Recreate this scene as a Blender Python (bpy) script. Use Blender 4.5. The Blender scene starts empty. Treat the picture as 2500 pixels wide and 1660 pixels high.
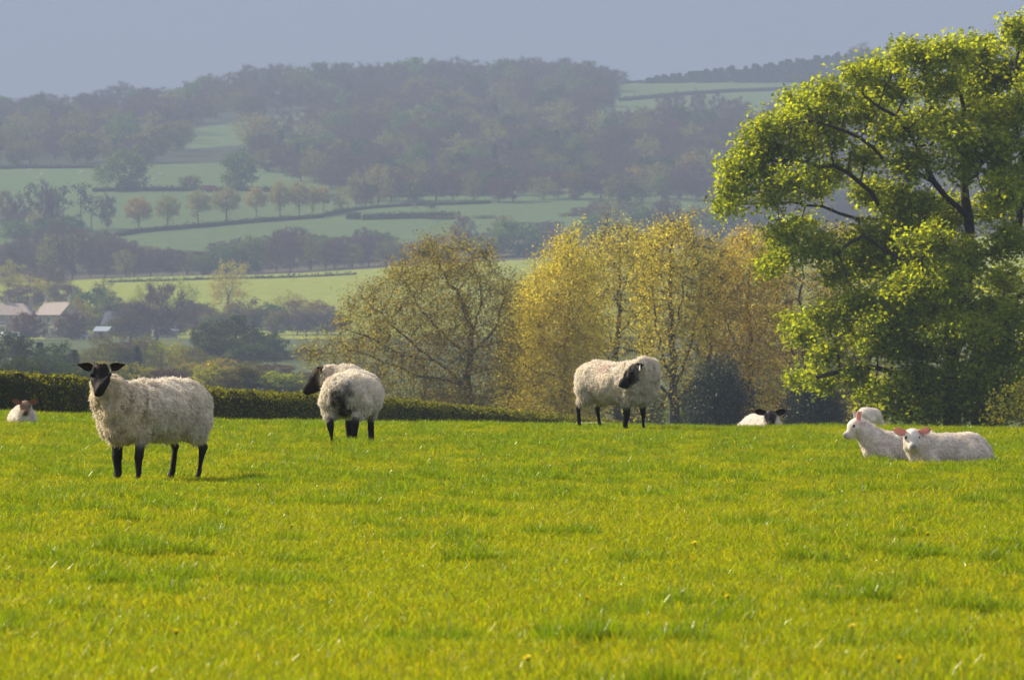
import bpy, math, random
import numpy as np
from mathutils import Vector, Matrix

rng = np.random.default_rng(7)
random.seed(7)
sc = bpy.context.scene
col = sc.collection

# ------------------------------------------------------------------ camera
LENS, SENSOR = 150.0, 23.6
F = 2500 * LENS / SENSOR            # focal length in photograph pixels
CZ = 0.94                           # eye height above the pasture
HZ = 700.0                          # photograph row of the level horizon
cam_d = bpy.data.cameras.new('camera')
cam_d.lens, cam_d.sensor_width = LENS, SENSOR
cam_d.clip_start, cam_d.clip_end = 1.0, 20000
cam_d.dof.use_dof = True
cam_d.dof.focus_distance = 58.0
cam_d.dof.aperture_fstop = 11.0
cam = bpy.data.objects.new('camera', cam_d)
cam.location = (0, 0, CZ)
cam.rotation_euler = (math.pi / 2 - (830 - HZ) / F, 0, 0)
col.objects.link(cam)
sc.camera = cam

# ------------------------------------------------------------------ sky and sun
SUN_AZ, SUN_EL = math.radians(-62), math.radians(33)
w = bpy.data.worlds.new('World')
sc.world = w
w.use_nodes = True
nt = w.node_tree
nt.nodes.clear()
wo = nt.nodes.new('ShaderNodeOutputWorld')
bg = nt.nodes.new('ShaderNodeBackground')
sky = nt.nodes.new('ShaderNodeTexSky')
sky.sky_type = 'NISHITA'
sky.sun_disc = False
sky.sun_elevation = SUN_EL
sky.sun_rotation = SUN_AZ
sky.dust_density = 1.0
mixw = nt.nodes.new('ShaderNodeMix')
mixw.data_type = 'RGBA'
mixw.inputs['Factor'].default_value = 0.86        # share of the sky hidden by the grey rain cloud
# overcast sky: grey-blue, brighter overhead than at the horizon
sep = nt.nodes.new('ShaderNodeSeparateXYZ')
tc0 = nt.nodes.new('ShaderNodeTexCoord')
nt.links.new(tc0.outputs['Generated'], sep.inputs[0])
cie = nt.nodes.new('ShaderNodeMapRange')
cie.clamp = True
nt.links.new(sep.outputs['Z'], cie.inputs['Value'])
cld = nt.nodes.new('ShaderNodeMix')
cld.data_type = 'RGBA'
cld.inputs['A'].default_value = (2.45, 3.0, 4.75, 1)
cld.inputs['B'].default_value = (6.3, 6.3, 6.7, 1)
nt.links.new(cie.outputs['Result'], cld.inputs['Factor'])
nt.links.new(cld.outputs['Result'], mixw.inputs['B'])
nt.links.new(sky.outputs['Color'], mixw.inputs['A'])
tcw = nt.nodes.new('ShaderNodeTexCoord')
nzw = nt.nodes.new('ShaderNodeTexNoise')
nzw.inputs['Scale'].default_value = 2.2
nzw.inputs['Detail'].default_value = 3
nt.links.new(tcw.outputs['Generated'], nzw.inputs['Vector'])
mrw = nt.nodes.new('ShaderNodeMapRange')
mrw.inputs['To Min'].default_value = 0.86
mrw.inputs['To Max'].default_value = 1.14
nt.links.new(nzw.outputs['Fac'], mrw.inputs['Value'])
mulw = nt.nodes.new('ShaderNodeMix')
mulw.data_type = 'RGBA'
mulw.blend_type = 'MULTIPLY'
mulw.inputs['Factor'].default_value = 1.0
nt.links.new(mixw.outputs['Result'], mulw.inputs['A'])
nt.links.new(mrw.outputs['Result'], mulw.inputs['B'])
nt.links.new(mulw.outputs['Result'], bg.inputs['Color'])
bg.inputs['Strength'].default_value = 0.08
nt.links.new(bg.outputs[0], wo.inputs['Surface'])

sun_v = Vector((math.sin(SUN_AZ) * math.cos(SUN_EL), math.cos(SUN_AZ) * math.cos(SUN_EL), math.sin(SUN_EL)))
sd = bpy.data.lights.new('sun', 'SUN')
sd.energy = 5.0
sd.angle = math.radians(0.53)
sd.color = (1.0, 0.89, 0.68)
so = bpy.data.objects.new('sun', sd)
so.rotation_euler = (-sun_v).to_track_quat('-Z', 'Y').to_euler()
so.location = (-40, 60, 60)
col.objects.link(so)

sc.view_settings.view_transform = 'Standard'
sc.view_settings.look = 'None'
sc.view_settings.exposure = 0.5
sc.view_settings.gamma = 1.0
sc.view_settings.use_curve_mapping = False
sc.render.engine = 'CYCLES'
sc.cycles.use_denoising = True
sc.cycles.max_bounces = 6
sc.cycles.diffuse_bounces = 3
sc.cycles.glossy_bounces = 2
sc.cycles.transmission_bounces = 3
sc.cycles.volume_bounces = 0
sc.cycles.transparent_max_bounces = 4
sc.cycles.caustics_reflective = False
sc.cycles.caustics_refractive = False

# ------------------------------------------------------------------ helpers
K = 2500 / 2361.0                   # notes were taken on a 2361-pixel-wide view


def mat_nodes(name):
    m = bpy.data.materials.new(name)
    m.use_nodes = True
    m.node_tree.nodes.clear()
    return m, m.node_tree


def leaf_mat(name, front, trans, tw=0.45, gloss=0.04, rough=0.45):
    """Thin foliage: reflects one colour and lets another through; varied per leaf and per object."""
    m, t = mat_nodes(name)
    N = t.nodes.new
    out = N('ShaderNodeOutputMaterial')
    vc = N('ShaderNodeVertexColor')
    vc.layer_name = 'Col'
    oi = N('ShaderNodeObjectInfo')
    mul = N('ShaderNodeMix'); mul.data_type = 'RGBA'; mul.blend_type = 'MULTIPLY'
    mul.inputs['Factor'].default_value = 1
    t.links.new(vc.outputs['Color'], mul.inputs['A'])
    t.links.new(oi.outputs['Color'], mul.inputs['B'])
    sh = []
    for c, kind in ((front, 'ShaderNodeBsdfDiffuse'), (trans, 'ShaderNodeBsdfTranslucent')):
        mm = N('ShaderNodeMix'); mm.data_type = 'RGBA'; mm.blend_type = 'MULTIPLY'
        mm.inputs['Factor'].default_value = 1
        mm.inputs['B'].default_value = (*c, 1)
        t.links.new(mul.outputs['Result'], mm.inputs['A'])
        b = N(kind)
        t.links.new(mm.outputs['Result'], b.inputs['Color'])
        sh.append(b)
    mx = N('ShaderNodeMixShader')
    mx.inputs[0].default_value = tw
    t.links.new(sh[0].outputs[0], mx.inputs[1])
    t.links.new(sh[1].outputs[0], mx.inputs[2])
    last = mx
    if gloss > 0:
        g = N('ShaderNodeBsdfGlossy')
        g.inputs['Roughness'].default_value = rough
        m2 = N('ShaderNodeMixShader')
        m2.inputs[0].default_value = gloss
        t.links.new(last.outputs[0], m2.inputs[1])
        t.links.new(g.outputs[0], m2.inputs[2])
        last = m2
    t.links.new(last.outputs[0], out.inputs['Surface'])
    return m


def plain_mat(name, c, rough=0.8, noise=0.25, scale=6.0, bump=0.0, attr=None, sheen=0.0, spec=0.3, trans=0.0):
    """Principled surface whose colour is mottled by two octaves of noise; attr = colour attribute to multiply in."""
    m, t = mat_nodes(name)
    N = t.nodes.new
    out = N('ShaderNodeOutputMaterial')
    p = N('ShaderNodeBsdfPrincipled')
    p.inputs['Roughness'].default_value = rough
    p.inputs['Specular IOR Level'].default_value = spec
    if sheen:
        p.inputs['Sheen Weight'].default_value = sheen
    tc = N('ShaderNodeTexCoord')
    nz = N('ShaderNodeTexNoise')
    nz.inputs['Scale'].default_value = scale
    nz.inputs['Detail'].default_value = 5
    t.links.new(tc.outputs['Object'], nz.inputs['Vector'])
    mr = N('ShaderNodeMapRange')
    mr.inputs['From Min'].default_value = 0.25
    mr.inputs['From Max'].default_value = 0.75
    mr.inputs['To Min'].default_value = 1 - noise
    mr.inputs['To Max'].default_value = 1 + noise
    t.links.new(nz.outputs['Fac'], mr.inputs['Value'])
    mul = N('ShaderNodeMix'); mul.data_type = 'RGBA'; mul.blend_type = 'MULTIPLY'
    mul.inputs['Factor'].default_value = 1
    mul.inputs['A'].default_value = (*c, 1)
    t.links.new(mr.outputs['Result'], mul.inputs['B'])
    last = mul.outputs['Result']
    if attr:
        vc = N('ShaderNodeVertexColor')
        vc.layer_name = attr
        m2 = N('ShaderNodeMix'); m2.data_type = 'RGBA'; m2.blend_type = 'MULTIPLY'
        m2.inputs['Factor'].default_value = 1
        t.links.new(last, m2.inputs['A'])
        t.links.new(vc.outputs['Color'], m2.inputs['B'])
        last = m2.outputs['Result']
    t.links.new(last, p.inputs['Base Color'])
    if bump:
        b = N('ShaderNodeBump')
        b.inputs['Strength'].default_value = bump
        b.inputs['Distance'].default_value = 0.02
        t.links.new(nz.outputs['Fac'], b.inputs['Height'])
        t.links.new(b.outputs['Normal'], p.inputs['Normal'])
    sh = p
    if trans:
        tr = N('ShaderNodeBsdfTranslucent')
        t.links.new(last, tr.inputs['Color'])
        mx = N('ShaderNodeMixShader')
        mx.inputs[0].default_value = trans
        t.links.new(p.outputs[0], mx.inputs[1])
        t.links.new(tr.outputs[0], mx.inputs[2])
        sh = mx
    t.links.new(sh.outputs[0], out.inputs['Surface'])
    return m


def mesh_np(name, verts, quads=None, tris=None, mat=None, cols=None, smooth=False):
    me = bpy.data.meshes.new(name)
    verts = np.asarray(verts, dtype=np.float32).reshape(-1, 3)
    q = np.zeros((0, 4), np.int32) if quads is None else np.asarray(quads, np.int32).reshape(-1, 4)
    t = np.zeros((0, 3), np.int32) if tris is None else np.asarray(tris, np.int32).reshape(-1, 3)
    me.vertices.add(len(verts))
    me.vertices.foreach_set('co', verts.ravel())
    nl = len(q) * 4 + len(t) * 3
    me.loops.add(nl)
    me.loops.foreach_set('vertex_index', np.concatenate([q.ravel(), t.ravel()]).astype(np.int32))
    me.polygons.add(len(q) + len(t))
    st = np.concatenate([np.arange(len(q)) * 4, len(q) * 4 + np.arange(len(t)) * 3]).astype(np.int32)
    me.polygons.foreach_set('loop_start', st)
    me.update(calc_edges=True)
    if cols is not None:
        a = me.color_attributes.new('Col', 'FLOAT_COLOR', 'POINT')
        c = np.asarray(cols, np.float32)
        if c.ndim == 1:
            c = np.repeat(c[:, None], 3, 1)
        a.data.foreach_set('color', np.concatenate([c, np.ones((len(c), 1), np.float32)], 1).astype(np.float32).ravel())
    me.polygons.foreach_set('use_smooth', np.full(len(me.polygons), smooth))
    if mat:
        me.materials.append(mat)
    me.validate()
    return me


def obj(name, data, parent=None, loc=(0, 0, 0), rotz=0.0, label=None, cat=None, group=None, kind=None, color=None):
    o = bpy.data.objects.new(name, data)
    col.objects.link(o)
    o.location = loc
    if rotz:
        o.rotation_euler = (0, 0, rotz)
    if parent is not None:
        o.parent = parent
    tag(o, label, cat, group, kind)
    if color is not None:
        o.color = (*color, 1)
    return o


def tag(o, label=None, cat=None, group=None, kind=None):
    if label: o['label'] = label
    if cat: o['category'] = cat
    if group: o['group'] = group
    if kind: o['kind'] = kind
    return o


class MB:
    """Collects boxes, prisms and tubes into one mesh."""
    def __init__(s):
        s.v, s.q, s.t = [], [], []

    def box(s, x0, x1, y0, y1, z0, z1):
        b = len(s.v)
        s.v += [(x0, y0, z0), (x1, y0, z0), (x1, y1, z0), (x0, y1, z0), (x0, y0, z1), (x1, y0, z1), (x1, y1, z1), (x0, y1, z1)]
        s.q += [(b, b+3, b+2, b+1), (b+4, b+5, b+6, b+7), (b, b+1, b+5, b+4), (b+1, b+2, b+6, b+5), (b+2, b+3, b+7, b+6), (b+3, b, b+4, b+7)]
        return s

    def quad(s, *p):
        b = len(s.v); s.v += list(p); s.q.append((b, b+1, b+2, b+3)); return s

    def tri(s, *p):
        b = len(s.v); s.v += list(p); s.t.append((b, b+1, b+2)); return s

    def slab(s, p, th):
        """A quad given thickness th along its normal."""
        a, b_, c, d = [Vector(x) for x in p]
        n = (b_ - a).cross(d - a).normalized() * th
        i = len(s.v)
        s.v += [tuple(x) for x in (a, b_, c, d, a + n, b_ + n, c + n, d + n)]
        s.q += [(i, i+3, i+2, i+1), (i+4, i+5, i+6, i+7), (i, i+1, i+5, i+4), (i+1, i+2, i+6, i+5), (i+2, i+3, i+7, i+6), (i+3, i, i+4, i+7)]
        return s

    def tube(s, a, b_, ra, rb, n=8):
        a, b_ = Vector(a), Vector(b_)
        d = (b_ - a).normalized()
        u = d.orthogonal().normalized(); v = d.cross(u)
        i = len(s.v)
        for p, r in ((a, ra), (b_, rb)):
            for k in range(n):
                an = 2 * math.pi * k / n
                s.v.append(tuple(p + (u * math.cos(an) + v * math.sin(an)) * r))
        for k in range(n):
            s.q.append((i+k, i+(k+1) % n, i+n+(k+1) % n, i+n+k))
        for k in range(1, n-1):
            s.t.append((i, i+k+1, i+k)); s.t.append((i+n, i+n+k, i+n+k+1))
        return s

    def build(s, name, mat, parent=None, loc=(0, 0, 0), rotz=0, smooth=False, **kw):
        return obj(name, mesh_np(name, s.v, s.q or None, s.t or None, mat, smooth=smooth), parent, loc, rotz, **kw)


def unit(v):
    return v / np.maximum(np.linalg.norm(v, axis=-1, keepdims=True), 1e-9)


# smooth value noise for terrain and wool (numpy)
_perm = rng.permutation(4096)
_val = rng.random(4096).astype(np.float32)


def vnoise(x, y, z=0.0):
    x, y, z = np.broadcast_arrays(np.asarray(x, float), np.asarray(y, float), np.asarray(z, float))
    xi, yi, zi = np.floor(x).astype(int), np.floor(y).astype(int), np.floor(z).astype(int)
    fx, fy, fz = x - xi, y - yi, z - zi
    fx, fy, fz = [f * f * (3 - 2 * f) for f in (fx, fy, fz)]
    def h(i, j, k):
        return _val[_perm[(_perm[(_perm[i & 4095] + j) & 4095] + k) & 4095]]
    r = 0
    for dx in (0, 1):
        for dy in (0, 1):
            for dz in (0, 1):
                r = r + h(xi+dx, yi+dy, zi+dz) * np.where(dx, fx, 1-fx) * np.where(dy, fy, 1-fy) * np.where(dz, fz, 1-fz)
    return r * 2 - 1


# ------------------------------------------------------------------ terrain
TU = np.array([0, 600, 1250, 1900, 2500.])
TD = np.array([85, 100, 115, 150, 200, 330, 500, 800, 1100, 1350, 1420, 1520, 1700, 1760, 1900, 2100, 2250, 2500, 2800, 3000, 3200, 3400, 3700, 4900.])
TY = np.array([
    [1018, 1036, 1044, 1052, 1057], [1024, 1054, 1063, 1071, 1074], [1036, 1064, 1076, 1082, 1080],
    [1050, 1072, 1084, 1088, 1074], [1060, 1075, 1085, 1082, 1052], [1040, 1050, 1062, 1062, 1058],
    [985, 990, 1000, 1005, 1010], [915, 915, 925, 930, 935], [872, 866, 870, 875, 880], [836, 835, 830, 830, 830],
    [824, 816, 808, 805, 800], [775, 770, 765, 760, 750], [697, 678, 640, 606, 580], [690, 672, 633, 598, 572],
    [588, 570, 545, 525, 500], [470, 460, 450, 440, 430], [412, 405, 385, 375, 365], [350, 340, 315, 320, 320],
    [315, 270, 245, 255, 265], [296, 240, 212, 212, 215], [292, 232, 205, 196, 188], [300, 240, 212, 194, 178],
    [340, 300, 280, 260, 250], [420, 420, 420, 420, 420]])
TZ = CZ - (TY - HZ) / F * TD[:, None]


def _pchip_slopes(x, y):
    h = np.diff(x)[:, None]
    d = np.diff(y, axis=0) / h
    m = np.zeros_like(y)
    s = d[:-1] * d[1:] > 0
    m[1:-1] = np.where(s, 2 * d[:-1] * d[1:] / np.where(s, d[:-1] + d[1:], 1), 0)
    m[0], m[-1] = d[0], d[-1]
    return m


TM = _pchip_slopes(TD, TZ)


def ground_z(X, D, fine=True):
    X = np.asarray(X, float); D = np.asarray(D, float)
    X, D = np.broadcast_arrays(X, D)
    # near pasture: a plane falling gently away, lifted towards the brow
    u85 = np.clip(1250 + F * X / 85, -200, 2700)
    yc = np.interp(u85, TU, TY[0])
    s = np.clip((D - 48) / (85 - 48), 0, 1); s = s * s * (3 - 2 * s)
    zn = -0.0104469 * D + (1041.7 - yc) / F * 85 * s
    # beyond the brow
    Df = np.clip(D, 85, 4900)
    i = np.clip(np.searchsorted(TD, Df, 'right') - 1, 0, len(TD) - 2)
    h = TD[i+1] - TD[i]
    t = (Df - TD[i]) / h
    u = np.clip(1250 + F * X / np.maximum(Df, 85), 0, 2500)
    j = np.clip(np.searchsorted(TU, u, 'right') - 1, 0, len(TU) - 2)
    a = (u - TU[j]) / (TU[j+1] - TU[j])
    a = a * a * (3 - 2 * a) * 0.5 + a * 0.5
    def lu(A, ii):
        return A[ii, j] * (1 - a) + A[ii, j+1] * a
    z = (lu(TZ, i) * (1 + 2*t) * (1-t)**2 + h * lu(TM, i) * t * (1-t)**2 + lu(TZ, i+1) * t*t * (3 - 2*t) + h * lu(TM, i+1) * t*t * (t-1))
    # far swell of the land
    far = np.clip((D - 600) / 1200, 0, 1)
    z = z + far * (vnoise(X / 90, D / 130, 3.3) * 0.9 + vnoise(X / 35, D / 60, 9.1) * 0.35)
    out = np.where(D < 85, zn, z)
    if fine:
        nearw = np.clip((140 - D) / 40, 0, 1)
        out = out + nearw * (vnoise(X / 2.3, D / 3.4, 1.7) * 0.025 + vnoise(X / 0.7, D / 0.9, 5.2) * 0.014)
    return out


def pix(px, py, D):
    """World point seen at photograph pixel (px, py) at distance D."""
    return Vector(((px - 1250) / F * D, D, CZ - (py - HZ) / F * D))


def on_ground(px, D):
    X = (px - 1250) / F * D
    return Vector((X, D, float(ground_z(X, D))))


def far_D(px, py, lo=1360.0, hi=3250.0):
    """Distance at which the ground beyond the valley shows at that pixel."""
    D = np.linspace(lo, hi, 800)
    X = (px - 1250) / F * D
    Y = HZ + (CZ - ground_z(X, D)) / D * F
    k = np.nonzero(Y <= py)[0]
    return float(D[k[0]]) if len(k) else hi


def inpoly(x, y, poly):
    x = np.asarray(x, float); y = np.asarray(y, float)
    r = np.zeros(np.broadcast(x, y).shape, bool)
    p = np.asarray(poly, float)
    for (x0, y0), (x1, y1) in zip(p, np.roll(p, -1, 0)):
        if y0 == y1:
            continue
        c = ((y0 > y) != (y1 > y)) & (x < (x1 - x0) * (y - y0) / (y1 - y0) + x0)
        r ^= c
    return r


def scatter(name, pts, rot, scl, pid, coll, label):
    me = bpy.data.meshes.new(name)
    me.vertices.add(len(pts)); me.vertices.foreach_set('co', pts.astype(np.float32).ravel())
    for nm, tp, arr in (('rot', 'FLOAT_VECTOR', rot), ('scl', 'FLOAT_VECTOR', scl)):
        at = me.attributes.new(nm, tp, 'POINT'); at.data.foreach_set('vector', arr.astype(np.float32).ravel())
    at = me.attributes.new('pid', 'INT', 'POINT'); at.data.foreach_set('value', pid.astype(np.int32))
    ng = bpy.data.node_groups.new(name, 'GeometryNodeTree')
    ng.interface.new_socket('Geometry', in_out='INPUT', socket_type='NodeSocketGeometry')
    ng.interface.new_socket('Geometry', in_out='OUTPUT', socket_type='NodeSocketGeometry')
    gi, gout = ng.nodes.new('NodeGroupInput'), ng.nodes.new('NodeGroupOutput')
    ci = ng.nodes.new('GeometryNodeCollectionInfo')
    ci.inputs['Collection'].default_value = coll
    ci.inputs['Separate Children'].default_value = True
    ci.inputs['Reset Children'].default_value = True
    ip = ng.nodes.new('GeometryNodeInstanceOnPoints')
    ip.inputs['Pick Instance'].default_value = True
    def na(nm, tp):
        n_ = ng.nodes.new('GeometryNodeInputNamedAttribute'); n_.data_type = tp; n_.inputs['Name'].default_value = nm
        return n_.outputs['Attribute']
    ng.links.new(gi.outputs[0], ip.inputs['Points'])
    ng.links.new(ci.outputs[0], ip.inputs['Instance'])
    ng.links.new(na('pid', 'INT'), ip.inputs['Instance Index'])
    ng.links.new(na('rot', 'FLOAT_VECTOR'), ip.inputs['Rotation'])
    ng.links.new(na('scl', 'FLOAT_VECTOR'), ip.inputs['Scale'])
    ng.links.new(ip.outputs[0], gout.inputs[0])
    o = obj(name, me, label=label, kind='stuff')
    md = o.modifiers.new('scatter', 'NODES'); md.node_group = ng
    return o



# ground sheet: a fan of strips out to the ridge
rows = np.concatenate([np.arange(-40, 14, 6), np.arange(14, 125, 0.6), np.geomspace(125, 1350, 90), np.arange(1356, 2300, 4.5), np.arange(2300, 3350, 9), np.geomspace(3360, 4880, 30)])
colsA = np.linspace(-0.16, 0.16, 190)
A, R = np.meshgrid(colsA, rows)
GX = A * (R + 130)
GZ = ground_z(GX, R)
gv = np.stack([GX, R, GZ], -1).reshape(-1, 3)
nr, ncl = A.shape
ii = np.arange(nr - 1)[:, None] * ncl + np.arange(ncl - 1)[None, :]
gq = np.stack([ii, ii + 1, ii + ncl + 1, ii + ncl], -1).reshape(-1, 4)
PX = (1250 + F * GX / np.maximum(R, 1)) / K
PY = (HZ + (CZ - GZ) / np.maximum(R, 1) * F) / K
gc = np.empty(A.shape + (3,))
gc[:] = (0.085, 0.11, 0.03)                          # rough valley pasture
gc[R < 130] = (0.12, 0.15, 0.02)                     # the near pasture
gc[(R > 1380) & (R < 1740)] = (0.28, 0.32, 0.035)     # young crop on the facing bank
gc[(R >= 1740) & (R < 1850)] = (0.10, 0.085, 0.05)   # floor of the bare belt
gc[(R >= 1850)] = (0.10, 0.155, 0.05)                # grass fields on the hill
gc[(R >= 2280)] = (0.05, 0.06, 0.035)                # wood floor
for poly in ([(430, 300), (560, 280), (720, 255), (730, 300), (700, 420), (560, 430), (600, 330), (440, 345)],
             [(-300, 385), (240, 380), (260, 450), (-300, 450)],
             [(1380, 190), (2600, 150), (2600, 250), (1700, 270), (1420, 300), (1380, 280)]):
    gc[inpoly(PX, PY, poly) & (R > 2000)] = (0.11, 0.17, 0.055)
ground_m = plain_mat('pasture_ground', (1, 1, 1), rough=0.95, noise=0.22, scale=0.35, attr='Col', spec=0.1)
ground = obj('ground', mesh_np('ground', gv, gq, None, ground_m, gc.reshape(-1, 3), True), kind='structure', label='rolling green farmland from the near pasture to the far ridge')

# ------------------------------------------------------------------ the hazy air over the valley
mh, th = mat_nodes('haze_air')
ho = th.nodes.new('ShaderNodeOutputMaterial')
pv = th.nodes.new('ShaderNodeVolumePrincipled')
pv.inputs['Color'].default_value = (0.46, 0.56, 0.75, 1)
pv.inputs['Density'].default_value = 0.00030
pv.inputs['Anisotropy'].default_value = 0.0
th.links.new(pv.outputs[0], ho.inputs['Volume'])
zmin = float(GZ.min()) - 1.0
hb = MB().box(-900, 900, -60, 4950, zmin, 150)
hz = hb.build('haze', mh, kind='stuff', label='thin blue haze filling the valley air')

# ------------------------------------------------------------------ trees: growth
def grow(attr, nodes0, par0, step, kill, maxit=160, trop=(0, 0, 0.0), jit=0.12, seed=0):
    """Space colonisation: branches grow from the given nodes towards the attractors."""
    g = np.random.default_rng(seed)
    nodes = np.asarray(nodes0, float).reshape(-1, 3)
    par = list(par0)
    attr = np.asarray(attr, float)
    nd = np.linalg.norm(attr[:, None] - nodes[None], axis=2)
    near = nd.argmin(1); dist = nd.min(1)
    nch = np.bincount(np.array([p for p in par if p >= 0] or [0]), minlength=len(nodes))
    trop = np.asarray(trop, float)
    for _ in range(maxit):
        ok = dist > kill
        attr, near, dist = attr[ok], near[ok], dist[ok]
        if len(attr) == 0:
            break
        d = unit(attr - nodes[near])
        ids, inv = np.unique(near, return_inverse=True)
        s = np.zeros((len(ids), 3))
        np.add.at(s, inv, d)
        full = nch[ids] >= 4
        if full.any():
            bad = full[inv]
            attr, near, dist, inv2 = attr[~bad], near[~bad], dist[~bad], inv[~bad]
            ids, s = ids[~full], s[~full]
            if len(ids) == 0:
                break
        dr = unit(unit(s) + trop + g.normal(0, jit, s.shape))
        new = nodes[ids] + dr * step
        b = len(nodes)
        nodes = np.concatenate([nodes, new])
        par += ids.tolist()
        nch[ids] += 1
        nch = np.concatenate([nch, np.zeros(len(new), int)])
        if len(attr):
            nd = np.linalg.norm(attr[:, None] - new[None], axis=2)
            m = nd.min(1); k = nd.argmin(1)
            up = m < dist
            near = np.where(up, b + k, near); dist = np.where(up, m, dist)
    return nodes, np.array(par)


def radii(par, r0, n=2.3):
    acc = np.zeros(len(par))
    for i in range(len(par) - 1, -1, -1):
        if acc[i] == 0:
            acc[i] = r0 ** n
        if par[i] >= 0:
            acc[par[i]] += acc[i]
    return acc ** (1 / n)


def tubes(nodes, par, r, sides=5, rmin=0.0):
    e = np.nonzero(par >= 0)[0]
    e = e[r[e] >= rmin]
    p = par[e]
    main = {}
    for c in e[np.argsort(r[e])]:
        main[par[c]] = c
    ismain = np.array([main[par[c]] == c for c in e]) if len(e) else np.zeros(0, bool)
    ra = np.where(ismain, r[p], np.minimum(r[p], r[e] * 1.25))
    d = unit(nodes[e] - nodes[p])
    ref = np.where(np.abs(d[:, 1:2]) > 0.9, np.array([[1., 0, 0]]), np.array([[0, 1., 0]]))
    u = unit(np.cross(d, ref)); v = np.cross(d, u)
    an = np.arange(sides) * 2 * math.pi / sides
    ring = u[:, None] * np.cos(an)[None, :, None] + v[:, None] * np.sin(an)[None, :, None]
    A_ = nodes[p][:, None] + ring * ra[:, None, None]
    B_ = nodes[e][:, None] + d[:, None] * (r[e] * 0.3)[:, None, None] + ring * r[e][:, None, None]
    V = np.concatenate([A_, B_], 1).reshape(-1, 3)
    base = np.arange(len(e))[:, None] * (2 * sides)
    k = np.arange(sides)[None]; k2 = (k + 1) % sides
    Q = np.stack([base + k, base + k2, base + sides + k2, base + sides + k], -1).reshape(-1, 4)
    return V, Q


def leaves(pos, size, g, up=0.6, lobed=True, droop=0.25, colvar=0.25, aspect=1.0):
    """One folded leaf-shaped face per position; returns verts, quads, tris, per-vertex shade."""
    n = len(pos)
    nrm = unit(g.normal(0, 1, (n, 3)) + np.array([0, 0, up * 2]))
    t = unit(np.cross(nrm, g.normal(0, 1, (n, 3))))
    t[:, 2] -= droop; t = unit(t)
    b = np.cross(nrm, t)
    s = (size * g.uniform(0.6, 1.4, n))[:, None]
    fold = nrm * s * 0.18
    l = t * s; wv = b * s * (0.5 if lobed else 0.42) * aspect
    if lobed:
        P = [pos, pos + l * .35 + wv * 1.0 + fold, pos + l * .62 + wv * .55 + fold * .7, pos + l, pos + l * .62 - wv * .55 + fold * .7, pos + l * .35 - wv * 1.0 + fold]
        V = np.stack(P, 1).reshape(-1, 3)
        i = np.arange(n)[:, None] * 6
        Q = np.concatenate([i + np.array([[0, 1, 2, 3]]), i + np.array([[0, 3, 4, 5]])])
        k = 6
    else:
        P = [pos, pos + l * .5 + wv + fold, pos + l, pos + l * .5 - wv + fold]
        V = np.stack(P, 1).reshape(-1, 3)
        i = np.arange(n)[:, None] * 4
        Q = i + np.array([[0, 1, 2, 3]])
        k = 4
    c = np.repeat(np.clip(g.normal(1, colvar, n), 0.35, 1.8), k)
    return V, Q, c


def twigs(a, dirs, L, wd, g, colvar=0.2):
    """Thin crossed slivers along dirs."""
    n = len(a)
    s = unit(np.cross(dirs, g.normal(0, 1, (n, 3))))
    L = (L * g.uniform(0.6, 1.3, n))[:, None]
    tip = a + dirs * L
    mid = a + dirs * L * .55 + g.normal(0, .06, (n, 3)) * L
    V = np.stack([a - s * wd, a + s * wd, mid + s * wd * .7, mid - s * wd * .7, tip], 1).reshape(-1, 3)
    i = np.arange(n)[:, None] * 5
    Q = i + np.array([[0, 1, 2, 3]])
    T = i + np.array([[3, 2, 4]])
    return V, Q, T, np.repeat(np.clip(g.normal(1, colvar, n), .4, 1.7), 5)


FIRST = [1]


def path_nodes(paths):
    """Limb paths (lists of points; first point of later paths snaps to the nearest earlier node)."""
    nodes, par = [], []
    for ip, pth in enumerate(paths):
        if ip == 1:
            FIRST[0] = len(nodes)
        pts = [np.asarray(p, float) for p in pth]
        last = -1
        if nodes:
            last = int(np.argmin([np.linalg.norm(pts[0] - q) for q in nodes]))
        for k, p in enumerate(pts):
            if last < 0:
                nodes.append(p); par.append(-1); last = 0
                continue
            if k == 0:
                continue
            a = nodes[last]
            m = max(1, int(np.linalg.norm(p - a) / 0.45))
            for q in range(1, m + 1):
                nodes.append(a + (p - a) * q / m + (rng.normal(0, .06, 3) if q < m else 0)); par.append(last); last = len(nodes) - 1
    return nodes, par


bark_m = plain_mat('grey_brown_bark', (0.055, 0.045, 0.034), rough=0.95, noise=0.4, scale=4, bump=0.5, spec=0.1)
bark_far_m = plain_mat('weathered_bark', (0.08, 0.07, 0.06), rough=0.95, noise=0.3, scale=0.8, spec=0.1)
syc_m = leaf_mat('sycamore_leaf', (0.12, 0.185, 0.014), (0.66, 0.70, 0.02), 0.56, 0.02)
gold_m = leaf_mat('golden_spring_leaf', (0.36, 0.315, 0.035), (0.85, 0.70, 0.06), 0.55, 0.01)
olive_m = leaf_mat('olive_bud_leaf', (0.24, 0.215, 0.04), (0.60, 0.52, 0.06), 0.52, 0.01)
ever_m = leaf_mat('evergreen_leaf', (0.035, 0.046, 0.018), (0.035, 0.05, 0.012), 0.2, 0.05)
leaf_far_m = leaf_mat('distant_leaf', (0.12, 0.145, 0.042), (0.28, 0.27, 0.06), 0.35, 0.0)
twig_far_m = leaf_mat('bare_twig', (0.16, 0.125, 0.105), (0.14, 0.105, 0.08), 0.25, 0.0)
hedge_m = leaf_mat('hawthorn_hedge_leaf', (0.075, 0.098, 0.014), (0.36, 0.34, 0.02), 0.42, 0.02)


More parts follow.
